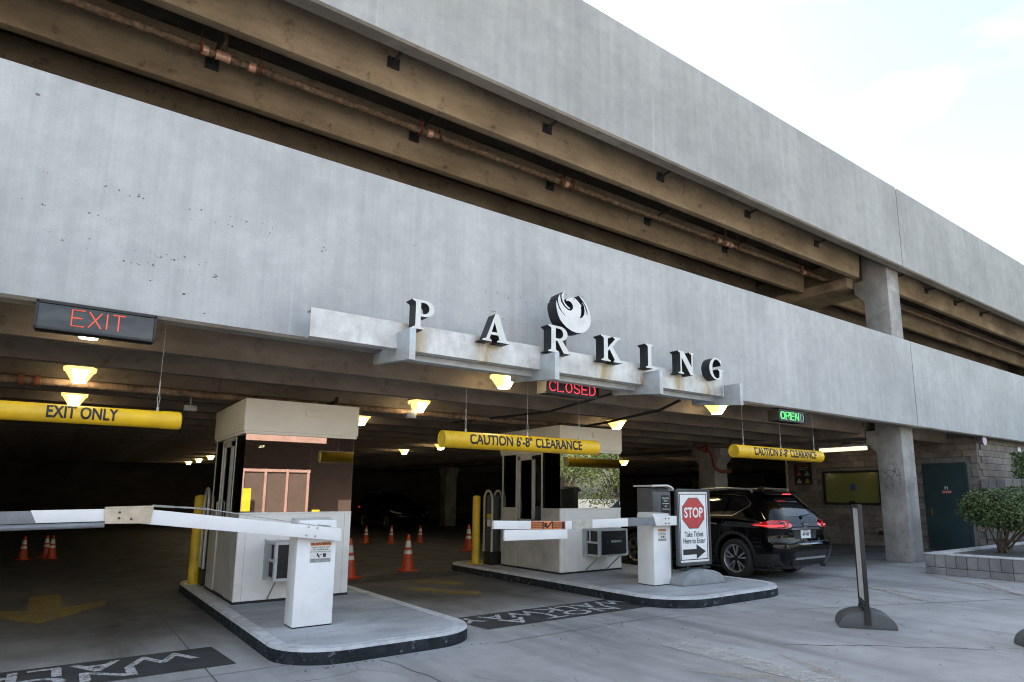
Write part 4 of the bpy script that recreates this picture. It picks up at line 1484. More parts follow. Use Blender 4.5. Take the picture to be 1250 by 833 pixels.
MB().hexa([(5.0, 7.575, 0.995), (6.11, 7.575, 0.985), (6.11, 7.61, 0.985), (5.0, 7.61, 0.995), (5.0, 7.575, 1.145), (6.11, 7.575, 1.12), (6.11, 7.61, 1.12), (5.0, 7.61, 1.145)]).build('drop_panel', 'white_paint', g2, bevel=0.004)
m = MB()
beam_seg(m, 6.06, 1.181, 5.44, 1.197, 0.108, 7.560, 7.5645)
ws = m.build('warning_strip', 'sticker_orange', g2)
m = MB()
for xa, xb in ((6.045, 6.0), (5.83, 5.81), (5.66, 5.64), (5.455, 5.445)):
    beam_seg(m, xa, 1.181 + (6.06 - xa) * .026, xb, 1.181 + (6.06 - xb) * .026, 0.104, 7.5575, 7.5598)
m.prism([(5.82, 1.23), (5.80, 1.24), (5.70, 1.15), (5.73, 1.145)], 'y', 7.557, 7.5598)
m.box(5.67, 5.72, 7.557, 7.5598, 1.16, 1.22)
m.build('stripes', 'black_ink', ws)
for xx in (5.92, 5.55):
    for k in range(4):
        link('lettering', put(text_mesh('WARNING KEEP CLEAR', 0.022, 'l', 0.8, 0.02), FRONT, (xx, 7.5575, 1.148 + k * 0.023 + (6.06 - xx) * .026)), 'black_ink', ws)
sticker_warning(8.135, 8.335, 0.86, 1.06, 7.68, g2)

# ------------------------------------------------------------------ ticket dispenser and stop sign
td = thing('ticket_dispenser', 'charcoal ticket dispenser with pale curved lid behind the stop sign', 'ticket dispenser', (8.95, 8.5, 0.15))
MB().prism([(8.32, 0.146), (8.72, 0.146), (8.72, 1.76), (8.42, 1.76), (8.32, 1.68)], 'x', 8.70, 9.18).build('body', 'machine_grey', td, bevel=0.02)
m = MB()
pr = [(8.66, 1.775)] + [(9.0, 1.785)] + arc(9.02, 1.68, 0.22, 0.105, 90, 10, 8)
m.prism(pr + [(p[0] - 0.005, p[1] + 0.03) for p in reversed(pr)], 'y', 8.28, 8.76)
m.build('lid', 'white_paint', td)
nt = MB().box(8.93, 9.14, 8.312, 8.319, 1.28, 1.62).build('notice', 'black_ink', td)
for body, zz, sz in (('Automobiles', 1.57, 0.042), ('ONLY', 1.52, 0.048), ('NO', 1.42, 0.045), ('Motorcycles', 1.37, 0.042)):
    link('lettering', put(text_mesh(body, sz, 'l', 0.85, 0.02), FRONT, (9.035, 8.311, zz)), 'sticker_white', nt)
MB().box(8.95, 9.12, 8.309, 8.3115, 1.463, 1.475).build('rule', 'sticker_white', nt)


def sign_base(parent, mat, L=0.72, D=0.52, h=0.22):
    """low arched base, built at the origin; L across, D along"""
    prof = [(-L / 2, 0.0), (L / 2, 0.0), (L / 2, 0.03)] + [(L / 2 * math.cos(R(a)) * 0.98, 0.03 + (h - 0.03) * math.sin(R(a)) ** 0.9) for a in range(12, 169, 12)] + [(-L / 2, 0.03)]
    b = MB().prism(prof, 'y', -D / 2, D / 2).build('base', mat, parent, bevel=0.012)
    for x in (-0.2, 0.2):
        MB().lathe([(0.001, -0.02), (0.04, -0.02), (0.04, 0.0), (0.001, 0.0)], 12, (0, 0, 0)).build('wheel', 'black_plastic', b).matrix_local = Matrix.Translation((x, -D / 2 + 0.005, 0.045)) @ Matrix.Rotation(math.pi / 2, 4, 'X')
    return b


ss = thing('stop_sign', 'framed STOP sign with arrow on grey base at the island end', 'sign', (0, 0, 0))
sbb = sign_base(ss, 'sign_base_light', 1.0, 0.42, 0.24)
fw, fz0, fz1 = 0.40, 0.30, 1.58
m = MB()
for a, b_ in ((-fw, -fw + 0.045), (fw - 0.045, fw)):
    m.box(a, b_, -0.03, 0.03, fz0, fz1)
m.box(-fw + 0.045, fw - 0.045, -0.03, 0.03, fz1 - 0.045, fz1)
m.box(-fw + 0.045, fw - 0.045, -0.03, 0.03, fz0, fz0 + 0.05)
m.build('frame', 'machine_dark', ss, bevel=0.006)
MB().box(-fw + 0.046, fw - 0.046, -0.012, 0.012, fz0 + 0.051, fz1 - 0.046).build('panel', 'sign_white', ss)
m = MB()
for a in (-0.2, 0.2):
    m.box(a - 0.03, a + 0.03, -0.04, 0.04, 0.20, fz0)
m.box(-0.34, 0.34, -0.035, 0.035, 0.232, 0.262)
m.build('mount', 'black_plastic', ss)


def border(x0, x1, z0, z1, w, y, name, mat, parent):
    m = MB()
    m.box(x0, x1, y, y + 0.0015, z1 - w, z1)
    m.box(x0, x1, y, y + 0.0015, z0, z0 + w)
    m.box(x0, x0 + w, y, y + 0.0015, z0 + w, z1 - w)
    m.box(x1 - w, x1, y, y + 0.0015, z0 + w, z1 - w)
    return m.build(name, mat, parent)


border(-0.325, 0.325, 0.385, 1.50, 0.014, -0.0148, 'border', 'black_ink', ss)
oc = [(0.27 * math.cos(R(22.5 + 45 * k)), 1.17 + 0.27 * math.sin(R(22.5 + 45 * k))) for k in range(8)]
oc2 = [(0.285 * math.cos(R(22.5 + 45 * k)), 1.17 + 0.285 * math.sin(R(22.5 + 45 * k))) for k in range(8)]
MB().prism(oc2, 'y', -0.0142, -0.0122).build('octagon_edge', 'machine_grey', ss)
ocp = MB().prism(oc, 'y', -0.017, -0.0144).build('octagon', 'sign_red', ss)
link('lettering', put(text_mesh('STOP', 0.235, 'l', 0.80, 0.022), FRONT, (0, -0.0185, 1.17)), 'sign_white', ocp)
for body, z in (('Take Ticket', 0.81), ('Here to Enter', 0.70)):
    link('lettering', put(text_mesh(body, 0.125, 'l', 0.74, 0.012), FRONT, (0, -0.0155, z)), 'black_ink', ss)
MB().prism([(-0.27, 0.475), (0.05, 0.475), (0.05, 0.40), (0.27, 0.52), (0.05, 0.64), (0.05, 0.565), (-0.27, 0.565)], 'y', -0.0155, -0.0125).build('arrow', 'black_ink', ss)
ss.location = (8.88, 7.55, 0.146)
ss.rotation_euler.z = R(-4)


def blank_stand(label, loc, rz):
    s = thing('sign_stand', label, 'sign stand', (0, 0, 0))
    sign_base(s, 'sign_base_plastic', 0.66, 0.48, 0.20)
    y0, y1, z0, z1 = -0.30, 0.30, 0.28, 1.50
    m = MB()
    for a, b_ in ((y0, y0 + 0.04), (y1 - 0.04, y1)):
        m.box(-0.025, 0.025, a, b_, z0, z1)
    m.box(-0.025, 0.025, y0 + 0.04, y1 - 0.04, z1 - 0.04, z1)
    m.box(-0.025, 0.025, y0 + 0.04, y1 - 0.04, z0, z0 + 0.04)
    m.build('frame', 'black_plastic', s, bevel=0.005)
    MB().box(-0.012, 0.012, y0 + 0.041, y1 - 0.041, z0 + 0.041, z1 - 0.041).build('panel', 'sign_panel_back', s)
    m = MB()
    m.box(-0.035, 0.035, y0 + 0.02, y1 - 0.02, 0.19, 0.225)
    for a in (-0.22, 0.22):
        m.box(-0.03, 0.03, a - 0.03, a + 0.03, 0.17, z0)
    m.box(-0.035, 0.035, -0.27, -0.22, 0.05, 0.2)
    m.build('mount', 'black_plastic', s)
    s.location = loc
    s.rotation_euler.z = rz
    return s


simple('sign_panel_back', (0.66, 0.67, 0.68), 0.5, 0, 0.10, 7, dirt=(0.24, 0.24, 0.24, 0.5))
blank_stand('tall narrow sign frame with blank grey side on the open driveway', (8.33, 4.36, 0.0), R(-55))
blank_stand('sign stand cut off by the picture edge, only its grey base showing', (8.72, 2.47, 0.0), R(-46))

# ------------------------------------------------------------------ traffic cones
cone0 = thing('traffic_cone', 'x', 'cone', (0, 0, 0), 'orange traffic cones in the garage')
MB().lathe([(0.001, 0.032), (0.19, 0.032)], 4, (0, 0, 0)).v
m = MB()
m.box(-0.19, 0.19, -0.19, 0.19, 0.002, 0.035)
m.build('base', 'orange_plastic', cone0, bevel=0.01)


def cone_r(z):
    return 0.135 - (0.135 - 0.028) * (z - 0.035) / 0.735


m = MB()
m.lathe([(cone_r(z), z) for z in (0.035, 0.2, 0.4, 0.6, 0.75)] + [(0.022, 0.77), (0.001, 0.772)], 22)
m.build('body', 'orange_plastic', cone0, smooth=True)
for a, b_ in ((0.36, 0.44), (0.50, 0.64)):
    MB().lathe([(cone_r(a) + 0.002, a), (cone_r(b_) + 0.002, b_)], 22).build('band', 'cone_white', cone0, smooth=True)
CN = [((6.28, 13.30), 'orange cone with two white bands standing alone between the islands'),
      ((4.78, 12.75), 'plain orange cone half hidden behind the nearer booth'),
      ((8.75, 21.9), 'small far orange cone closest to the nearer booth'),
      ((9.45, 21.4), 'small far orange cone, second from the nearer booth'),
      ((10.3, 20.9), 'small far orange cone behind the lone cone, third from the nearer booth'),
      ((9.95, 17.0), 'far orange cone just left of the yellow bollard'),
      ((-0.45, 21.3), 'far orange cone, leftmost in the exit lane'),
      ((0.0, 21.7), 'far orange cone, middle of three in the exit lane'),
      ((0.12, 21.2), 'far orange cone, rightmost of three in the exit lane')]
for i, ((x, y), lab) in enumerate(CN):
    if i == 0:
        cone0['label'] = lab
        cone0.location = (x, y, 0.002)
    else:
        cn = copy_tree(cone0, (x, y, 0.002), lab, random.uniform(0, 1.5))
        if y > 20:
            cn.scale = (0.76,) * 3

# ------------------------------------------------------------------ office walls, door, planter
WX = 21.8
office = thing('office_wall', 'grey-brown block office walls at the right end of the garage entrance', 'wall', (WX, 8, 0))
MB().box(WX + 0.01, WX + 0.3, 7.62, 13.94, 0, 4.0).build('core', 'mortar', office)
MB().box(WX + 0.3, 45, 7.62, 7.9, 0, 3.9).build('core', 'mortar', office)


def blockmesh(l, d, h):
    me = MB().box(0, l, 0, d, 0, h).mesh('block')
    bevel_mesh(me, 0.008, 1)
    return me


bl_x = blockmesh(0.392, 0.06, 0.192)     # along X
bl_y = blockmesh(0.06, 0.392, 0.192)     # along Y
bl_yh = blockmesh(0.06, 0.192, 0.192)
HOLES = [(7.93, 9.16, 0.0, 2.63), (10.50, 12.52, 1.33, 2.48)]
cnt = 0
for c in range(17):
    z = c * 0.2
    y = 7.60 + (0.2 if c % 2 else 0)
    if c % 2:
        o = link('block', bl_yh, 'block_wall', office)
        o.location = Vector((WX - 0.045 + random.uniform(-.003, .003), 7.60, z))
    while y < 13.75:
        hit = None
        for (a, b_, z0, z1) in HOLES:
            if y + 0.39 > a and y < b_ and z + 0.19 > z0 and z < z1:
                hit = (a, b_)
        if hit is None:
            o = link('block', bl_y, 'block_wall', office)
            o.location = Vector((WX - 0.045 + random.uniform(-.003, .003), y, z))
            cnt += 1
        y += 0.4
for c in range(9, 17):
    z = c * 0.2
    x = WX + 0.02 + (0.2 if c % 2 else 0)
    while x < 27.5:
        o = link('block', bl_x, 'block_wall', office)
        o.location = Vector((x, 7.572 + random.uniform(-.003, .003), z))
        x += 0.4
# window
wn_ = MB()
for a, b_, c, d in ((10.50, 12.52, 1.33, 1.40), (10.50, 12.52, 2.41, 2.48), (10.50, 10.57, 1.40, 2.41), (12.45, 12.52, 1.40, 2.41)):
    wn_.box(WX - 0.06, WX - 0.001, a, b_, c, d)
win = wn_.build('window', 'black_plastic', office)
MB().box(WX - 0.02, WX - 0.012, 10.57, 12.45, 1.40, 2.41).build('pane', 'window_green', win)
MB().box(WX - 0.026, WX - 0.021, 11.38, 11.54, 1.82, 2.02).build('sticker', 'blue_badge', win)
MB().box(WX - 0.07, WX - 0.061, 11.4, 11.6, 1.40, 1.46).build('speak_hatch', 'black_plastic', win)
# door
dr = MB().box(WX - 0.03, WX + 0.008, 8.0, 9.10, 0.02, 2.56).build('door', 'door_green', office)
dm = MB()
for a, b_, c, d in ((9.10, 9.16, 0, 2.63), (7.93, 8.0, 0, 2.63), (8.0, 9.10, 2.56, 2.63)):
    dm.box(WX - 0.05, WX + 0.009, a, b_, c, d)
dm.build('door_frame', 'door_green', office)
m = MB()
m.box(WX - 0.036, WX - 0.0305, 8.98, 9.04, 1.02, 1.25)
m.tube([(WX - 0.03, 9.01, 1.1), (WX - 0.09, 9.01, 1.1), (WX - 0.09, 8.87, 1.1)], 0.014, 6)
m.build('handle', 'brass', dr)
np_ = MB().box(WX - 0.034, WX - 0.0305, 8.40, 8.66, 1.70, 1.79).build('notice', 'sign_red', dr)
link('lettering', put(text_mesh('NO ENTRY', 0.055, 'l', 0.9, 0.02), LEFTW, (WX - 0.0345, 8.53, 1.745)), 'sign_white', np_)
link('lettering', put(text_mesh('P1', 0.13, 'l', 0.9, 0.02), LEFTW, (WX - 0.0325, 8.53, 1.86)), 'sign_white', dr)
m = MB()
m.box(WX - 0.036, WX - 0.0305, 8.005, 8.03, 2.2, 2.4)
m.box(WX - 0.036, WX - 0.0305, 8.005, 8.03, 0.3, 0.5)
m.build('hinge', 'dark_metal', dr)
# conduit edge of the wall, poster, bell, small plate, junction box
MB().box(WX - 0.06, WX + 0.0, 13.90, 13.96, 0, 3.3).build('corner_trim', 'alu_frame', office)
ps = thing('wall_poster', 'dark poster with four coloured figures on the block wall', 'poster', (WX - 0.07, 13.25, 2.05))
MB().box(WX - 0.075, WX - 0.052, 12.92, 13.60, 2.03, 2.80).build('board', 'black_ink', ps)
simple('poster_red', (0.5, 0.10, 0.06), 0.6)
simple('poster_teal', (0.20, 0.33, 0.36), 0.6)
simple('poster_amber', (0.5, 0.26, 0.08), 0.6)
simple('poster_pale', (0.45, 0.45, 0.38), 0.6)
for (yy, zz, c) in ((13.42, 2.42, 'poster_red'), (13.10, 2.42, 'poster_teal'), (13.42, 2.15, 'poster_pale'), (13.10, 2.15, 'poster_amber')):
    m = MB()
    m.prism([(yy - 0.10, zz - 0.07), (yy + 0.10, zz - 0.07), (yy + 0.08, zz + 0.01), (yy + 0.035, zz + 0.035), (yy + 0.035, zz + 0.10), (yy - 0.035, zz + 0.10), (yy - 0.035, zz + 0.035), (yy - 0.08, zz + 0.01)], 'x', WX - 0.078, WX - 0.0755)
    m.build('figure', c, ps)
for body, zz, sz, c in (('ATTENTION', 2.72, 0.085, 'poster_red'), ('PLEASE HAVE YOUR', 2.63, 0.05, 'poster_pale'), ('TICKET READY', 2.57, 0.05, 'poster_pale')):
    link('lettering', put(text_mesh(body, sz, 'l', 1.0, 0.02), LEFTW, (WX - 0.0762, 13.26, zz)), c, ps)
bell = thing('alarm_bell', 'mauve round alarm bell under the band beside the block corner', 'bell', (21.6, 7.3, 3.2))
b1 = MB().lathe([(0.001, -0.09), (0.06, -0.085), (0.11, -0.06), (0.14, -0.01), (0.145, 0.02), (0.001, 0.02)], 20, (0, 0, 0)).build('dome', 'purple_dome', bell, smooth=True)
b1.matrix_parent_inverse = Matrix.Identity(4)
b1.matrix_local = Matrix.Translation((0.05, 0.05, 0.03)) @ Matrix.Rotation(R(-90), 4, 'X') @ Matrix.Rotation(R(180), 4, 'X')
b1.scale = (1, 1, 1.2)
MB().tube([(21.62, 7.37, 3.22), (21.5, 7.5, 3.25), (21.45, 7.62, 3.33)], 0.02, 6).build('arm', 'dark_metal', bell)
tag(MB().box(25.0, 25.25, 7.54, 7.565, 3.06, 3.2).build('wall_plate', 'sticker_white', None, bevel=0.004), 'small white plate on the block wall above the clipped hedge', 'plate')
fl = thing('tube_lamp', 'lit fluorescent tube fixture hanging before the block wall window', 'lamp', (20.9, 11.5, 3.15))
MB().box(20.76, 21.04, 10.45, 12.05, 3.22, 3.30).build('housing', 'white_paint', fl)
MB().box(20.78, 21.02, 10.47, 12.03, 3.10, 3.218).build('diffuser', 'tube_light', fl, bevel=0.02)
m = MB()
m.tube([(20.9, 11.0, 3.3), (20.9, 11.0, 3.99)], 0.01, 5)
m.tube([(20.9, 12.1, 3.3), (20.9, 12.1, 3.99)], 0.01, 5)
m.build('hanger', 'dark_metal', fl)
tag(MB().box(WX - 0.09, WX - 0.052, 10.55, 10.67, 0.38, 0.50).build('junction_box', 'black_plastic', None, bevel=0.005), 'small dark junction box low on the block wall', 'box')

# planter of split blocks
PXL, PYB = 14.92, 6.42
pl = thing('planter', 'low grey block planter wall with pale top beside the column', 'planter', (16, 5, 0))
MB().box(PXL + 0.05, PXL + 0.30, 0.0, PYB - 0.05, 0, 0.40).build('core', 'mortar', pl)
MB().box(PXL + 0.30, 21.7, PYB - 0.30, PYB - 0.05, 0, 0.40).build('core', 'mortar', pl)
b_low = blockmesh(0.07, 0.392, 0.142)
b_up = blockmesh(0.07, 0.192, 0.252)
y = PYB - 0.40
i = 0
while y > 0.2:
    o = link('block', b_low, 'block_planter', pl)
    o.location = Vector((PXL + random.uniform(-.004, .004), y, 0.0))
    for k in (0, 1):
        o = link('block', b_up, 'block_planter', pl)
        o.location = Vector((PXL + random.uniform(-.006, .006), y + k * 0.2, 0.15))
    y -= 0.4
b_lowx = blockmesh(0.392, 0.07, 0.142)
b_upx = blockmesh(0.192, 0.07, 0.252)
x = PXL + 0.08
while x < 21.4:
    o = link('block', b_lowx, 'block_planter', pl)
    o.location = Vector((x, PYB - 0.07, 0.0))
    for k in (0, 1):
        o = link('block', b_upx, 'block_planter', pl)
        o.location = Vector((x + k * 0.2, PYB - 0.07 + random.uniform(-.004, .004), 0.15))
    x += 0.4
m = MB()
m.box(PXL - 0.006, PXL + 0.31, 0.0, PYB + 0.005, 0.403, 0.428)
m.build('cap', 'kerb_top_white', pl, bevel=0.006)
MB().box(PXL + 0.312, 21.7, PYB - 0.31, PYB + 0.005, 0.403, 0.428).build('cap', 'kerb_top_white', pl, bevel=0.006)
so = MB().box(PXL + 0.3, 21.7, 0.0, PYB - 0.3, 0, 0.37).build('soil', 'soil', pl)
pl2 = thing('retaining_wall', 'higher plain retaining wall behind the planter bush', 'wall', (WX, 4, 0))
MB().box(WX - 0.1, WX + 0.15, -2, 7.56, 0, 2.11).build('core', 'mortar', pl2)
vb = blockmesh(0.06, 0.192, 0.292)
hb = blockmesh(0.06, 0.392, 0.192)
y = 7.36
while y > 3.0:
    o = link('block', vb, 'block_planter', pl2)
    o.location = Vector((WX - 0.158, y, 1.81))
    y -= 0.2
for c in range(2, 9):
    y = 7.16 - (0.2 if c % 2 else 0)
    while y > 3.4:
        o = link('block', hb, 'block_planter', pl2)
        o.location = Vector((WX - 0.158 + random.uniform(-.003, .003), y, c * 0.2))
        y -= 0.4
MB().box(WX + 0.15, 27.5, -2, 7.5, 0, 2.02).build('soil', 'soil', pl2)


def leaf_cloud(name, mats, parent, n, pts_fn, size, kind=None):
    m = MB()
    for i in range(n):
        c, nrm = pts_fn()
        s = size * random.uniform(0.6, 1.35)
        a = Vector(nrm) + Vector((random.gauss(0, .6), random.gauss(0, .6), random.gauss(0, .6)))
        a.normalize()
        u = a.orthogonal().normalized()
        u.rotate(Matrix.Rotation(random.uniform(0, 6.28), 3, a))
        w = a.cross(u)
        c = Vector(c)
        mi = 0 if random.random() < 0.62 else 1
        m.add([c - u * s, c + w * s * 0.42 + a * s * .1, c + u * s, c - w * s * 0.42 + a * s * .1], [(0, 1, 2, 3)], mi)
    return m.build(name, mats, parent, kind=kind, fix=False)


bush = thing('bush', 'leafy green bush on bare grey stems in the block planter', 'bush', (17.0, 5.65, 0.38))
BCc = Vector((17.0, 5.22, 1.33))


def bush_pt():
    while True:
        v = Vector((random.uniform(-1, 1), random.uniform(-1, 1), random.uniform(-1, 1)))
        if v.length < 1:
            break
    d = v.normalized()
    lump = 0.88 + 0.12 * math.sin(7 * d.x + 5 * d.y) * math.cos(6 * d.z + 8 * d.y) + random.gauss(0, 0.035)
    rr = (0.55 + 0.45 * v.length ** 2) * lump
    q = max(abs(d.x), abs(d.y), abs(d.z)) ** 0.45
    p = BCc + Vector((d.x * 0.90 * rr / q, d.y * 1.22 * rr / q, d.z * 0.54 * rr / q))
    if d.z < -0.2 and random.random() < 0.6:
        p.z += 0.25
    return p, d + Vector((0, 0, 0.5))


leaf_cloud('crown', ['leaf', 'leaf_pale'], bush, 26000, bush_pt, 0.036)
for k in range(16):
    a = random.uniform(0, 6.28)
    rr = random.uniform(0.2, 1.0)
    e = BCc + Vector((math.cos(a) * rr * .8, math.sin(a) * rr, random.uniform(-0.25, 0.15)))
    st = Vector((17.0 + random.uniform(-.1, .1), 5.65 + random.uniform(-.12, .12), 0.36))
    mid = st.lerp(e, 0.5) + Vector((random.uniform(-.12, .12), random.uniform(-.12, .12), 0.05))
    MB().tube([st, st.lerp(mid, .5) + Vector((random.uniform(-.04, .04), random.uniform(-.04, .04), 0)), mid, e], [0.022, 0.018, 0.014, 0.006], 6).build('stem', 'bark', bush, smooth=True)
hedge = thing('hedge', 'clipped boxy hedge on top of the retaining wall', 'hedge', (22.9, 5.6, 2.02))


def hedge_pt():
    u, v, w = (random.uniform(-1, 1) for _ in range(3))
    ax = random.choice((0, 0, 1, 1, 2, 2))
    p = [u, v, w]
    p[ax] = (1 if random.random() < 0.5 else -1) * random.uniform(0.8, 1.0)
    n = [0, 0, 0]
    n[ax] = p[ax]
    return (22.7 + p[0] * 0.55 + random.gauss(0, .02), 5.55 + p[1] * 1.35 + random.gauss(0, .02), 2.47 + p[2] * 0.40 + random.gauss(0, .02)), n


leaf_cloud('crown', ['leaf', 'leaf_pale'], hedge, 7000, hedge_pt, 0.045)
for k in range(7):
    yy = 4.4 + k * 0.38
    MB().tube([(22.7, yy, 2.0), (22.7 + random.uniform(-.1, .1), yy + random.uniform(-.1, .1), 2.6)], [0.02, 0.01], 6).build('stem', 'bark', hedge)

# ------------------------------------------------------------------ the black SUV
LV = [  # z, rear y, front y, half width
    (0.20, 0.30, 4.40, 0.78), (0.27, 0.12, 4.57, 0.86), (0.40, 0.045, 4.64, 0.905), (0.52, 0.012, 4.68, 0.918), (0.60, 0.0, 4.69, 0.922), (0.665, 0.012, 4.685, 0.922),
    (0.685, 0.05, 4.68, 0.921), (0.70, 0.105, 4.68, 0.920), (0.80, 0.125, 4.64, 0.918), (0.90, 0.12, 4.56, 0.922), (0.97, 0.105, 4.45, 0.922), (1.03, 0.13, 4.25, 0.914), (1.08, 0.165, 3.85, 0.902),
    (1.12, 0.20, 3.52, 0.885), (1.18, 0.245, 3.34, 0.858), (1.30, 0.35, 3.07, 0.806), (1.42, 0.465, 2.80, 0.752), (1.50, 0.55, 2.60, 0.712), (1.56, 0.62, 2.42, 0.672), (1.60, 0.69, 2.25, 0.628),
    (1.635, 0.80, 2.05, 0.555), (1.655, 0.98, 1.85, 0.43), (1.663, 1.2, 1.7, 0.25)]
RXR, RYR, RXF, RYF = 0.34, 0.26, 0.5, 0.42


def lvl(z):
    z = max(LV[0][0], min(LV[-1][0], z))
    for a, b in zip(LV, LV[1:]):
        if a[0] <= z <= b[0]:
            t = (z - a[0]) / (b[0] - a[0])
            return tuple(a[i] + (b[i] - a[i]) * t for i in range(4))


def half_w(y, z):
    _, y0, y1, hw = lvl(z)
    yc, hl = (y0 + y1) / 2, (y1 - y0) / 2
    hb = hw * (1 - 0.035 * ((y - yc) / hl) ** 2)
    rx, ry = min(RXR, hw * .45), RYR
    if y < y0 + ry:
        q = max(0.0, min(1.0, (y0 + ry - y) / ry))
        hb -= rx * (1 - math.sqrt(max(0, 1 - q * q)))
    rxf = min(RXF, hw * .55)
    if y > y1 - RYF:
        q = max(0.0, min(1.0, (y - y1 + RYF) / RYF))
        hb -= rxf * (1 - math.sqrt(max(0, 1 - q * q)))
    return hb


def rear_y(x, z):
    _, y0, y1, hw = lvl(z)
    rx = min(RXR, hw * .45)
    x = abs(x)
    flat_ = hw * 0.965 - rx
    if x <= flat_:
        return y0 + 0.02 * (x / hw) ** 2
    q = min(0.999, (x - flat_) / rx)
    return y0 + 0.02 + RYR * (1 - math.sqrt(1 - q * q))


def ring_at(z):
    _, y0, y1, hw = lvl(z)
    pts = []
    for k in range(13):                       # rear-right corner to front on +x side
        q = math.sin(math.pi / 2 * k / 12)
        pts.append((None, y0 + RYR * (1 - math.cos(math.pi / 2 * k / 12))))
    ys = [y0 + RYR * (1 - math.cos(math.pi / 2 * k / 12)) for k in range(13)]
    n = 28
    ys += [y0 + RYR + (y1 - y0 - RYR - RYF) * k / n for k in range(1, n)]
    ys += [y1 - RYF + RYF * math.sin(math.pi / 2 * k / 12) for k in range(13)]
    right = [(half_w(y, z), y) for y in ys]
    rear_h, front_h = right[0][0], right[-1][0]
    front = [(front_h * (1 - 2 * k / 10), y1) for k in range(1, 10)]
    left = [(-x, y) for x, y in reversed(right)]
    rear = [(-rear_h * (1 - 2 * k / 10), y0) for k in range(1, 10)]
    return right + front + left + rear


car = thing('parked_car', 'shiny black SUV driving into the garage past the stop sign', 'car', (0, 0, 0))
zs = []
for a, b in zip(LV, LV[1:]):
    n = max(1, int((b[0] - a[0]) / 0.03))
    zs += [a[0] + (b[0] - a[0]) * k / n for k in range(n)]
zs.append(LV[-1][0])
vs, fs = [], []
N = None
for z in zs:
    r_ = ring_at(z)
    N = len(r_)
    vs += [(x, y, z) for x, y in r_]
for i in range(len(zs) - 1):
    for k in range(N):
        fs.append((i * N + k, i * N + (k + 1) % N, (i + 1) * N + (k + 1) % N, (i + 1) * N + k))
fs.append(tuple(range(N))[::-1])
fs.append(tuple((len(zs) - 1) * N + k for k in range(N)))
bm_me = MB().add(vs, fs).mesh('body')
AXR, AXF, WR = 1.05, 3.756, 0.365
cut = MB()
for ay in (AXR, AXF):
    cut.lathe([(0.001, -1.2), (0.425, -1.2), (0.425, -0.62), (0.001, -0.62)], 40, (0, ay, 0.40), 'x')
    cut.lathe([(0.001, 0.62), (0.425, 0.62), (0.425, 1.2), (0.001, 1.2)], 40, (0, ay, 0.40), 'x')
cm = cut.mesh('cut')
bo = bpy.data.objects.new('b', bm_me)
co = bpy.data.objects.new('c', cm)
COL.objects.link(bo)
COL.objects.link(co)
md = bo.modifiers.new('b', 'BOOLEAN')
md.operation = 'DIFFERENCE'
md.object = co
md.solver = 'EXACT'
dg = bpy.context.evaluated_depsgraph_get()
dg.update()
cut_me = bpy.data.meshes.new_from_object(bo.evaluated_get(dg))
bpy.data.objects.remove(bo)
bpy.data.objects.remove(co)
smooth_mesh(cut_me, 28)
cut_me.materials.clear()
link('body', cut_me, 'car_paint', car)


def patch(poly, mapper, off, name, mat, parent, grid=0.05, thick=0.006):
    """fill a 2D polygon, drape it on the car surface, with a small thickness"""
    pts = []
    n = len(poly)
    dens = []
    for i in range(n):
        a, b = Vector(poly[i]), Vector(poly[(i + 1) % n])
        k = max(1, int((b - a).length / grid))
        dens += [a.lerp(b, j / k) for j in range(k)]
    nb = len(dens)
    us = [p.x for p in dens]
    ws = [p.y for p in dens]

    def inside(p):
        c = False
        j = nb - 1
        for i in range(nb):
            if (dens[i].y > p[1]) != (dens[j].y > p[1]) and p[0] < (dens[j].x - dens[i].x) * (p[1] - dens[i].y) / (dens[j].y - dens[i].y) + dens[i].x:
                c = not c
            j = i
        return c
    u = min(us) + grid / 2
    inner = []
    while u < max(us):
        w = min(ws) + grid / 2
        while w < max(ws):
            if inside((u, w)):
                inner.append(Vector((u, w)))
            w += grid
        u += grid
    r_ = delaunay_2d_cdt(dens + inner, [], [list(range(nb))], 1, 1e-5)
    v2, f2 = r_[0], r_[2]
    m = MB()
    m.v = [mapper(p.x, p.y, off) for p in v2]
    m.f = [tuple(f) for f in f2]
    m.mi = [0] * len(m.f)
    me = m.mesh(name)
    bm = bmesh.new()
    bm.from_mesh(me)
    c = Vector((0, 2.3, 0.9))
    ext = bmesh.ops.extrude_face_region(bm, geom=bm.faces[:])
    for g in ext['geom']:
        if isinstance(g, bmesh.types.BMVert):
            dx, dy = (g.co.x, 0) if mapper is not map_rear else (0, -1)
            l = math.hypot(dx, dy) or 1
            g.co += Vector((-dx / l * thick, -dy / l * thick, 0))
    bmesh.ops.recalc_face_normals(bm, faces=bm.faces)
    bm.to_mesh(me)
    bm.free()
    smooth_mesh(me, 40)
    return link(name, me, mat, parent)


def map_left(y, z, off):
    return (-(half_w(y, z) + off), y, z)


def map_right(y, z, off):
    return (half_w(y, z) + off, y, z)


def map_rear(x, z, off):
    return (x, rear_y(x, z) - off, z)


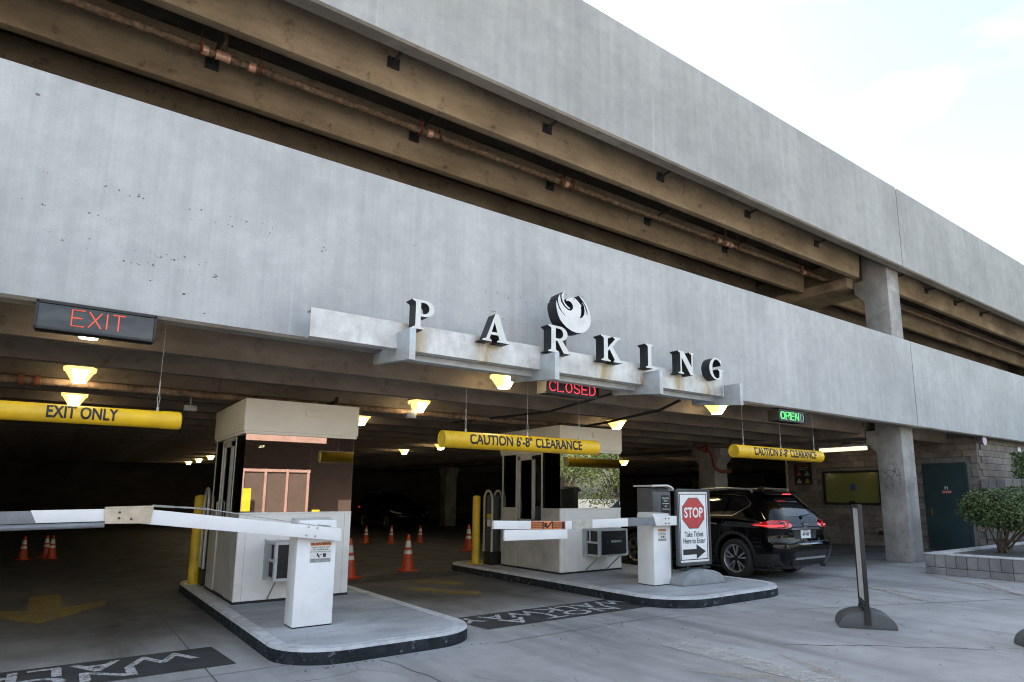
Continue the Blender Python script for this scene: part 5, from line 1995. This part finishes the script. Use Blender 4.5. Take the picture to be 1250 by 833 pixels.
SIDE = [('window', 'car_glass_side', [(3.18, 1.16), (2.16, 1.16), (2.12, 1.535), (2.44, 1.535)], 0.004),
        ('window', 'car_glass_side', [(2.07, 1.16), (1.34, 1.175), (1.28, 1.53), (2.04, 1.54)], 0.004),
        ('window', 'car_glass_side', [(1.27, 1.18), (1.10, 1.20), (0.82, 1.35), (0.80, 1.40), (0.93, 1.50), (1.21, 1.525)], 0.004),
        ('door_seam', 'black_trim', [(2.10, 0.42), (2.115, 0.42), (2.105, 1.15), (2.09, 1.15)], 0.002),
        ('door_seam', 'black_trim', [(1.27, 1.15), (1.285, 1.15), (1.42, 0.75), (1.45, 0.42), (1.435, 0.42), (1.405, 0.75)], 0.002),
        ('rocker', 'black_trim', [(1.50, 0.24), (3.30, 0.24), (3.30, 0.40), (1.50, 0.40)], 0.012),
        ('handle', 'chrome', [(1.42, 0.985), (1.64, 0.99), (1.64, 1.015), (1.42, 1.01)], 0.028),
        ('handle', 'chrome', [(2.30, 0.985), (2.52, 0.99), (2.52, 1.015), (2.30, 1.01)], 0.028)]
t = NT('car_glass_side')
t.set((0.006, 0.0065, 0.007), 0.04)
t.p.inputs['IOR'].default_value = 1.55
t = NT('car_glass_rear')
t.set((0.008, 0.009, 0.010), 0.035)
t.p.inputs['IOR'].default_value = 1.7
CH = [[(3.26, 1.125), (3.26, 1.142), (1.12, 1.172), (1.08, 1.182), (0.78, 1.345), (0.76, 1.40), (0.91, 1.525), (1.22, 1.552), (2.04, 1.565), (2.46, 1.555),
       (2.46, 1.566), (2.04, 1.577), (1.20, 1.564), (0.90, 1.538), (0.735, 1.405), (0.755, 1.335), (1.07, 1.165), (1.11, 1.154)]]
for mp_ in (map_left, map_right):
    for nm, mt, poly, off in SIDE:
        patch(poly, mp_, off, nm, mt, car)
    for poly in CH:
        patch(poly, mp_, 0.007, 'window_trim', 'chrome', car, 0.04)
    for ay in (AXR, AXF):
        ring = arc(ay, 0.40, 0.475, 0.475, -22, 202, 26) + arc(ay, 0.40, 0.415, 0.415, 202, -22, 26)
        patch(ring, mp_, 0.010, 'arch_trim', 'black_trim', car, 0.06)
    # tail light wrapping onto the flank
    tl = patch([(0.10, 1.085), (0.27, 1.095), (0.40, 1.06), (0.66, 1.005), (0.50, 0.985), (0.30, 0.955), (0.10, 0.945)], mp_, 0.008, 'tail_light', 'tail_red', car, 0.03)
    patch([(0.12, 1.01), (0.60, 1.0), (0.60, 0.993), (0.3, 0.982), (0.12, 0.978)], mp_, 0.014, 'lit_bar', 'tail_lit', tl, 0.03)
    patch([(0.14, 0.27), (0.60, 0.25), (0.60, 0.40), (0.57, 0.47), (0.14, 0.50)], mp_, 0.006, 'bumper_trim', 'black_trim', car, 0.05)
    # roof rail and mirror
    sx = -1 if mp_ is map_left else 1
    MB().tube([(sx * 0.60, 0.80, 1.60), (sx * 0.605, 0.86, 1.66), (sx * 0.61, 1.4, 1.69), (sx * 0.61, 2.0, 1.675), (sx * 0.60, 2.28, 1.62), (sx * 0.59, 2.35, 1.59)], 0.020, 8).build('roof_rail', 'skid_silver', car, smooth=True)
    mm = MB()
    mm.hexa([(sx * 0.90, 3.02, 1.10), (sx * 1.08, 3.02, 1.11), (sx * 1.06, 3.20, 1.12), (sx * 0.88, 3.20, 1.10), (sx * 0.90, 3.02, 1.25), (sx * 1.07, 3.02, 1.25), (sx * 1.04, 3.16, 1.23), (sx * 0.90, 3.16, 1.23)])
    mm.build('mirror', 'car_paint', car, bevel=0.02)
    patch([(4.32, 0.88), (4.6, 0.80), (4.64, 0.74), (4.2, 0.82), (3.95, 0.93)], mp_, 0.006, 'head_light', 'lens_clear', car, 0.04)
# rear
patch([(-0.60, 1.155), (0.60, 1.155), (0.63, 1.20), (0.545, 1.50), (-0.545, 1.50), (-0.63, 1.20)], map_rear, 0.006, 'rear_window', 'car_glass_rear', car)
for s in (-1, 1):
    tl = patch([(s * 0.875, 1.085), (s * 0.66, 1.09), (s * 0.44, 1.03), (s * 0.40, 1.00), (s * 0.46, 0.965), (s * 0.66, 0.93), (s * 0.875, 0.935)], map_rear, 0.008, 'tail_light', 'tail_red', car, 0.03)
    patch([(s * 0.87, 1.02), (s * 0.62, 1.02), (s * 0.48, 1.012), (s * 0.46, 1.0), (s * 0.62, 0.985), (s * 0.87, 0.985)], map_rear, 0.016, 'lit_bar', 'tail_lit', tl, 0.03)
    patch([(s * 0.70, 1.085), (s * 0.62, 1.08), (s * 0.58, 1.02), (s * 0.68, 1.02)], map_rear, 0.015, 'lit_bar', 'tail_lit', tl, 0.03)
    patch([(s * 0.64, 0.968), (s * 0.50, 0.975), (s * 0.49, 0.955), (s * 0.64, 0.938)], map_rear, 0.014, 'reverse_lens', 'lens_clear', tl, 0.03)
    patch([(s * 0.85, 0.955), (s * 0.72, 0.965), (s * 0.70, 0.942), (s * 0.85, 0.942)], map_rear, 0.014, 'reverse_lens', 'lens_clear', tl, 0.03)
    patch([(s * 0.84, 0.50), (s * 0.58, 0.515), (s * 0.56, 0.46), (s * 0.84, 0.445)], map_rear, 0.010, 'reflector', 'reflector_red', car, 0.03)
    patch([(s * 0.60, 0.71), (s * 0.585, 0.71), (s * 0.66, 0.93), (s * 0.675, 0.93)], map_rear, 0.002, 'tailgate_seam', 'black_trim', car, 0.03)
    MB().tube([(s * 0.45, 0.12, 0.26), (s * 0.45, 0.02, 0.25)], 0.035, 10).build('exhaust', 'dark_metal', car)
patch([(-0.44, 0.945), (0.44, 0.945), (0.46, 0.915), (-0.46, 0.915)], map_rear, 0.022, 'chrome_strip', 'chrome', car, 0.05, 0.02)
patch([(-0.40, 0.905), (0.40, 0.905), (0.34, 0.745), (-0.34, 0.745)], map_rear, 0.003, 'plate_recess', 'black_trim', car)
plt = patch([(-0.155, 0.905), (0.155, 0.905), (0.155, 0.755), (-0.155, 0.755)], map_rear, 0.012, 'license_plate', 'plate_white', car)
link('lettering', put(text_mesh('AP 4187', 0.085, 'l', 0.72, 0.015), FRONT, (0, 0.12 - 0.014, 0.825)), 'dark_metal', plt)
link('lettering', put(text_mesh('ARIZONA', 0.035, 'l', 1.0, 0.015), FRONT, (0, 0.12 - 0.014, 0.885)), 'poster_red', plt)
bd = MB()
bd.lathe([(0.045, -0.008), (0.06, -0.008), (0.06, 0.008), (0.045, 0.008), (0.045, -0.008)], 28, (0, 0, 0))
bd.box(-0.075, 0.075, -0.014, 0.014, -0.009, 0.009)
bge = bd.build('badge', 'chrome', car)
bge.matrix_parent_inverse = Matrix.Identity(4)
bge.matrix_local = Matrix.Translation((0, 0.105, 1.01)) @ Matrix.Rotation(R(97), 4, 'X')
link('lettering', put(text_mesh('ROGUE', 0.05, 'l', 1.3, 0.012), FRONT, (-0.46, 0.107, 0.73)), 'chrome', car)
link('lettering', put(text_mesh('SL', 0.05, 'l', 1.1, 0.012), FRONT, (0.42, 0.107, 0.73)), 'chrome', car)
patch([(-0.87, 0.27), (0.87, 0.27), (0.87, 0.40), (0.62, 0.41), (0.50, 0.53), (-0.50, 0.53), (-0.62, 0.41), (-0.87, 0.40)], map_rear, 0.008, 'bumper_trim', 'black_trim', car, 0.05)
patch([(-0.46, 0.425), (0.46, 0.425), (0.49, 0.385), (-0.49, 0.385)], map_rear, 0.020, 'skid_strip', 'skid_silver', car, 0.05, 0.02)
patch([(-0.50, 0.672), (0.50, 0.672), (0.50, 0.655), (-0.50, 0.655)], map_rear, 0.004, 'bumper_sill', 'chrome', car, 0.05)
# spoiler, high brake light, wiper, antenna
m = MB()
m.hexa([(-0.60, 0.50, 1.548), (0.60, 0.50, 1.548), (0.62, 0.80, 1.585), (-0.62, 0.80, 1.585), (-0.57, 0.45, 1.585), (0.57, 0.45, 1.585), (0.58, 0.86, 1.645), (-0.58, 0.86, 1.645)])
spl = m.build('spoiler', 'car_paint', car, bevel=0.015)
MB().box(-0.13, 0.13, 0.463, 0.49, 1.555, 1.576).build('brake_light', 'tail_lit', spl)
m = MB()
m.tube([(0.05, 0.20, 1.15), (0.12, 0.225, 1.165), (0.40, 0.245, 1.185)], [0.018, 0.012, 0.008], 6)
m.lathe([(0.04, 0), (0.03, 0.03), (0.001, 0.032)], 10, (0.05, 0.2, 1.14))
m.build('wiper', 'black_plastic', car)
MB().hexa([(-0.02, 0.98, 1.655), (0.02, 0.98, 1.655), (0.015, 1.14, 1.66), (-0.015, 1.14, 1.66), (-0.004, 0.98, 1.735), (0.004, 0.98, 1.735), (0.004, 1.04, 1.73), (-0.004, 1.04, 1.73)]).build('antenna', 'car_paint', car)
MB().box(-0.62, 0.62, 0.4, 4.3, 0.18, 0.26).build('underbody', 'black_trim', car)


def wheel(sx, ay):
    wx = sx * 0.80
    w = MB().lathe([(0.26, -0.11), (0.32, -0.118), (0.352, -0.10), (0.365, -0.06), (0.365, 0.06), (0.352, 0.10), (0.32, 0.118), (0.26, 0.11)], 40, (wx, ay, WR), 'x').build('wheel', 'tyre', car, smooth=True)
    o_ = sx * 0.085
    rim = MB()
    rim.lathe([(0.262, o_ + sx * 0.02), (0.262, o_), (0.235, o_ - sx * 0.006), (0.228, o_ - sx * 0.06), (0.235, -o_)], 40, (wx, ay, WR), 'x')
    rim.build('rim', 'rim_silver', w, smooth=True)
    MB().lathe([(0.001, o_ - sx * 0.075), (0.23, o_ - sx * 0.075)], 30, (wx, ay, WR), 'x').build('disc', 'rim_dark', w)
    for k in range(5):
        a0 = R(90 + 72 * k)
        sp_ = MB()
        for da in (-0.19, 0.19):
            ai, ao = a0 + da * 0.5, a0 + da * 1.15
            pi, po = (math.cos(ai) * 0.055, math.sin(ai) * 0.055), (math.cos(ao) * 0.238, math.sin(ao) * 0.238)
            nx, ny = -math.sin(a0 + da), math.cos(a0 + da)
            t0, t1 = 0.011, 0.017
            q = [(pi[0] - nx * t0, pi[1] - ny * t0), (pi[0] + nx * t0, pi[1] + ny * t0), (po[0] + nx * t1, po[1] + ny * t1), (po[0] - nx * t1, po[1] - ny * t1)]
            sp_.prism([(ay + p[0], WR + p[1]) for p in q], 'x', wx + o_ - sx * 0.035, wx + o_ - sx * 0.008)
        sp_.build('spoke', 'rim_silver', w)
    MB().lathe([(0.001, o_), (0.045, o_ - sx * 0.004), (0.062, o_ - sx * 0.03)], 16, (wx, ay, WR), 'x').build('hub', 'rim_dark', w, smooth=True)


for sx in (-1, 1):
    for ay in (AXR, AXF):
        wheel(sx, ay)
MB().box(-0.55, 0.55, 4.55, 4.60, 0.55, 0.80).build('grille', 'black_trim', car)
car.scale = (1.05, 1.05, 1.05)
car.location = (11.90, 7.17, 0.004)
car.rotation_euler.z = R(-1.0)
cc = copy_tree(car, (13.5, 33.0, 0.004), 'dark car barely visible, parked deep inside the garage', R(180))

# ------------------------------------------------------------------ across the street: seen only as reflections in the booth glass


def street_tree(x, y, h, rad, label, n=3600):
    t_ = thing('street_tree', label, 'tree', (x, y, 0), 'green trees mirrored in the booth glass')
    m = MB()
    top = Vector((x + random.uniform(-.3, .3), y, h * 0.55))
    m.tube([(x, y, -0.05), (x + 0.1, y, h * 0.25), top], [0.16, 0.12, 0.07], 9)
    cl = []
    for k in range(13):
        a = random.uniform(0, 6.28)
        e = Vector((x + math.cos(a) * rad * random.uniform(.4, .8), y + math.sin(a) * rad * random.uniform(.4, .8), h * random.uniform(0.22, 0.92)))
        m.tube([(x + 0.1, y, h * 0.25), Vector((x, y, h * .25)).lerp(e, .5) + Vector((0, 0, .3)), e], [0.07, 0.045, 0.012], 7)
        cl.append((e, random.uniform(0.5, 0.9) * rad * 0.6))
    m.build('trunk', 'bark', t_, smooth=True)

    def pt():
        c, r_ = random.choice(cl)
        d = Vector((random.gauss(0, 1), random.gauss(0, 1), random.gauss(0, .7)))
        d = d.normalized() * r_ * (random.random() ** 0.5)
        return c + d, d
    leaf_cloud('crown', ['leaf_tree', 'leaf_pale'], t_, n, pt, 0.11)


WHERE = ('leftmost', 'second', 'third', 'fourth', 'fifth', 'sixth', 'seventh', 'eighth', 'ninth', 'tenth')
for i, (x, y, h, rd) in enumerate(((21, -12, 5.6, 2.8), (25.5, -13, 6.2, 3.0), (29.5, -11.5, 5.6, 2.8), (33.5, -13.5, 6.4, 3.1), (38, -12, 5.8, 3.0), (43, -13, 6.0, 3.0), (31, -19, 7.0, 3.4), (24, -19, 7.0, 3.4))):
    street_tree(x, y, h, rd, 'green tree across the street, mirrored in the booth glass, %s of its row' % WHERE[i], 4200)

pk = thing('gate_structure', 'pink steel gate structure across the street, mirrored in the nearer booth', 'building', (8, -10, 0))
GY = -10.0
MB().box(3.5, 13.5, GY - 4, GY - 3.8, 0, 5.6).build('rear_wall', 'mesh_screen', pk)
MB().box(3.5, 13.5, GY - 3.8, GY, 5.0, 5.2).build('roof', 'pink_steel', pk)
MB().box(3.4, 9.7, GY - 0.1, GY + 0.1, 3.95, 5.0).build('fascia', 'pink_steel', pk)
for x in (4.5, 5.4, 6.3, 7.2, 8.1, 9.0):
    MB().box(x - 0.05, x + 0.05, GY - 0.08, GY + 0.08, 0, 2.75).build('gate_post', 'pink_steel', pk)
for z in (0.15, 0.75, 2.62):
    MB().box(4.4, 9.1, GY - 0.06, GY + 0.06, z, z + 0.12).build('gate_rail', 'pink_steel', pk)
for a in (4.56, 5.46, 6.36, 7.26, 8.16):
    MB().box(a, a + 0.78, GY - 0.02, GY - 0.005, 0.28, 2.6).build('gate_screen', 'mesh_screen', pk)
for x in (6.38, 9.25):
    MB().box(x - 0.16, x + 0.16, GY + 0.5, GY + 0.6, 0.0, 1.9 if x < 7 else 1.0).build('yellow_guard', 'yellow_faded', pk)
MB().box(13.0, 13.5, GY - 4, GY + 0.1, 0, 5.0).build('pier', 'far_wall', pk)
bb = thing('far_building', 'pale low building far across the street', 'building', (10, -32, 0))
MB().box(-40, 6, -40, -32, 0, 7.5).build('wall', 'far_wall', bb)
for k in range(7):
    MB().box(-36 + k * 5.4, -33 + k * 5.4, -32.0, -31.95, 2.2, 5.0).build('window', 'mesh_screen', bb)
MB().box(-40.5, 6.5, -40.4, -31.6, 7.5, 8.0).build('roof', 'far_wall', bb)
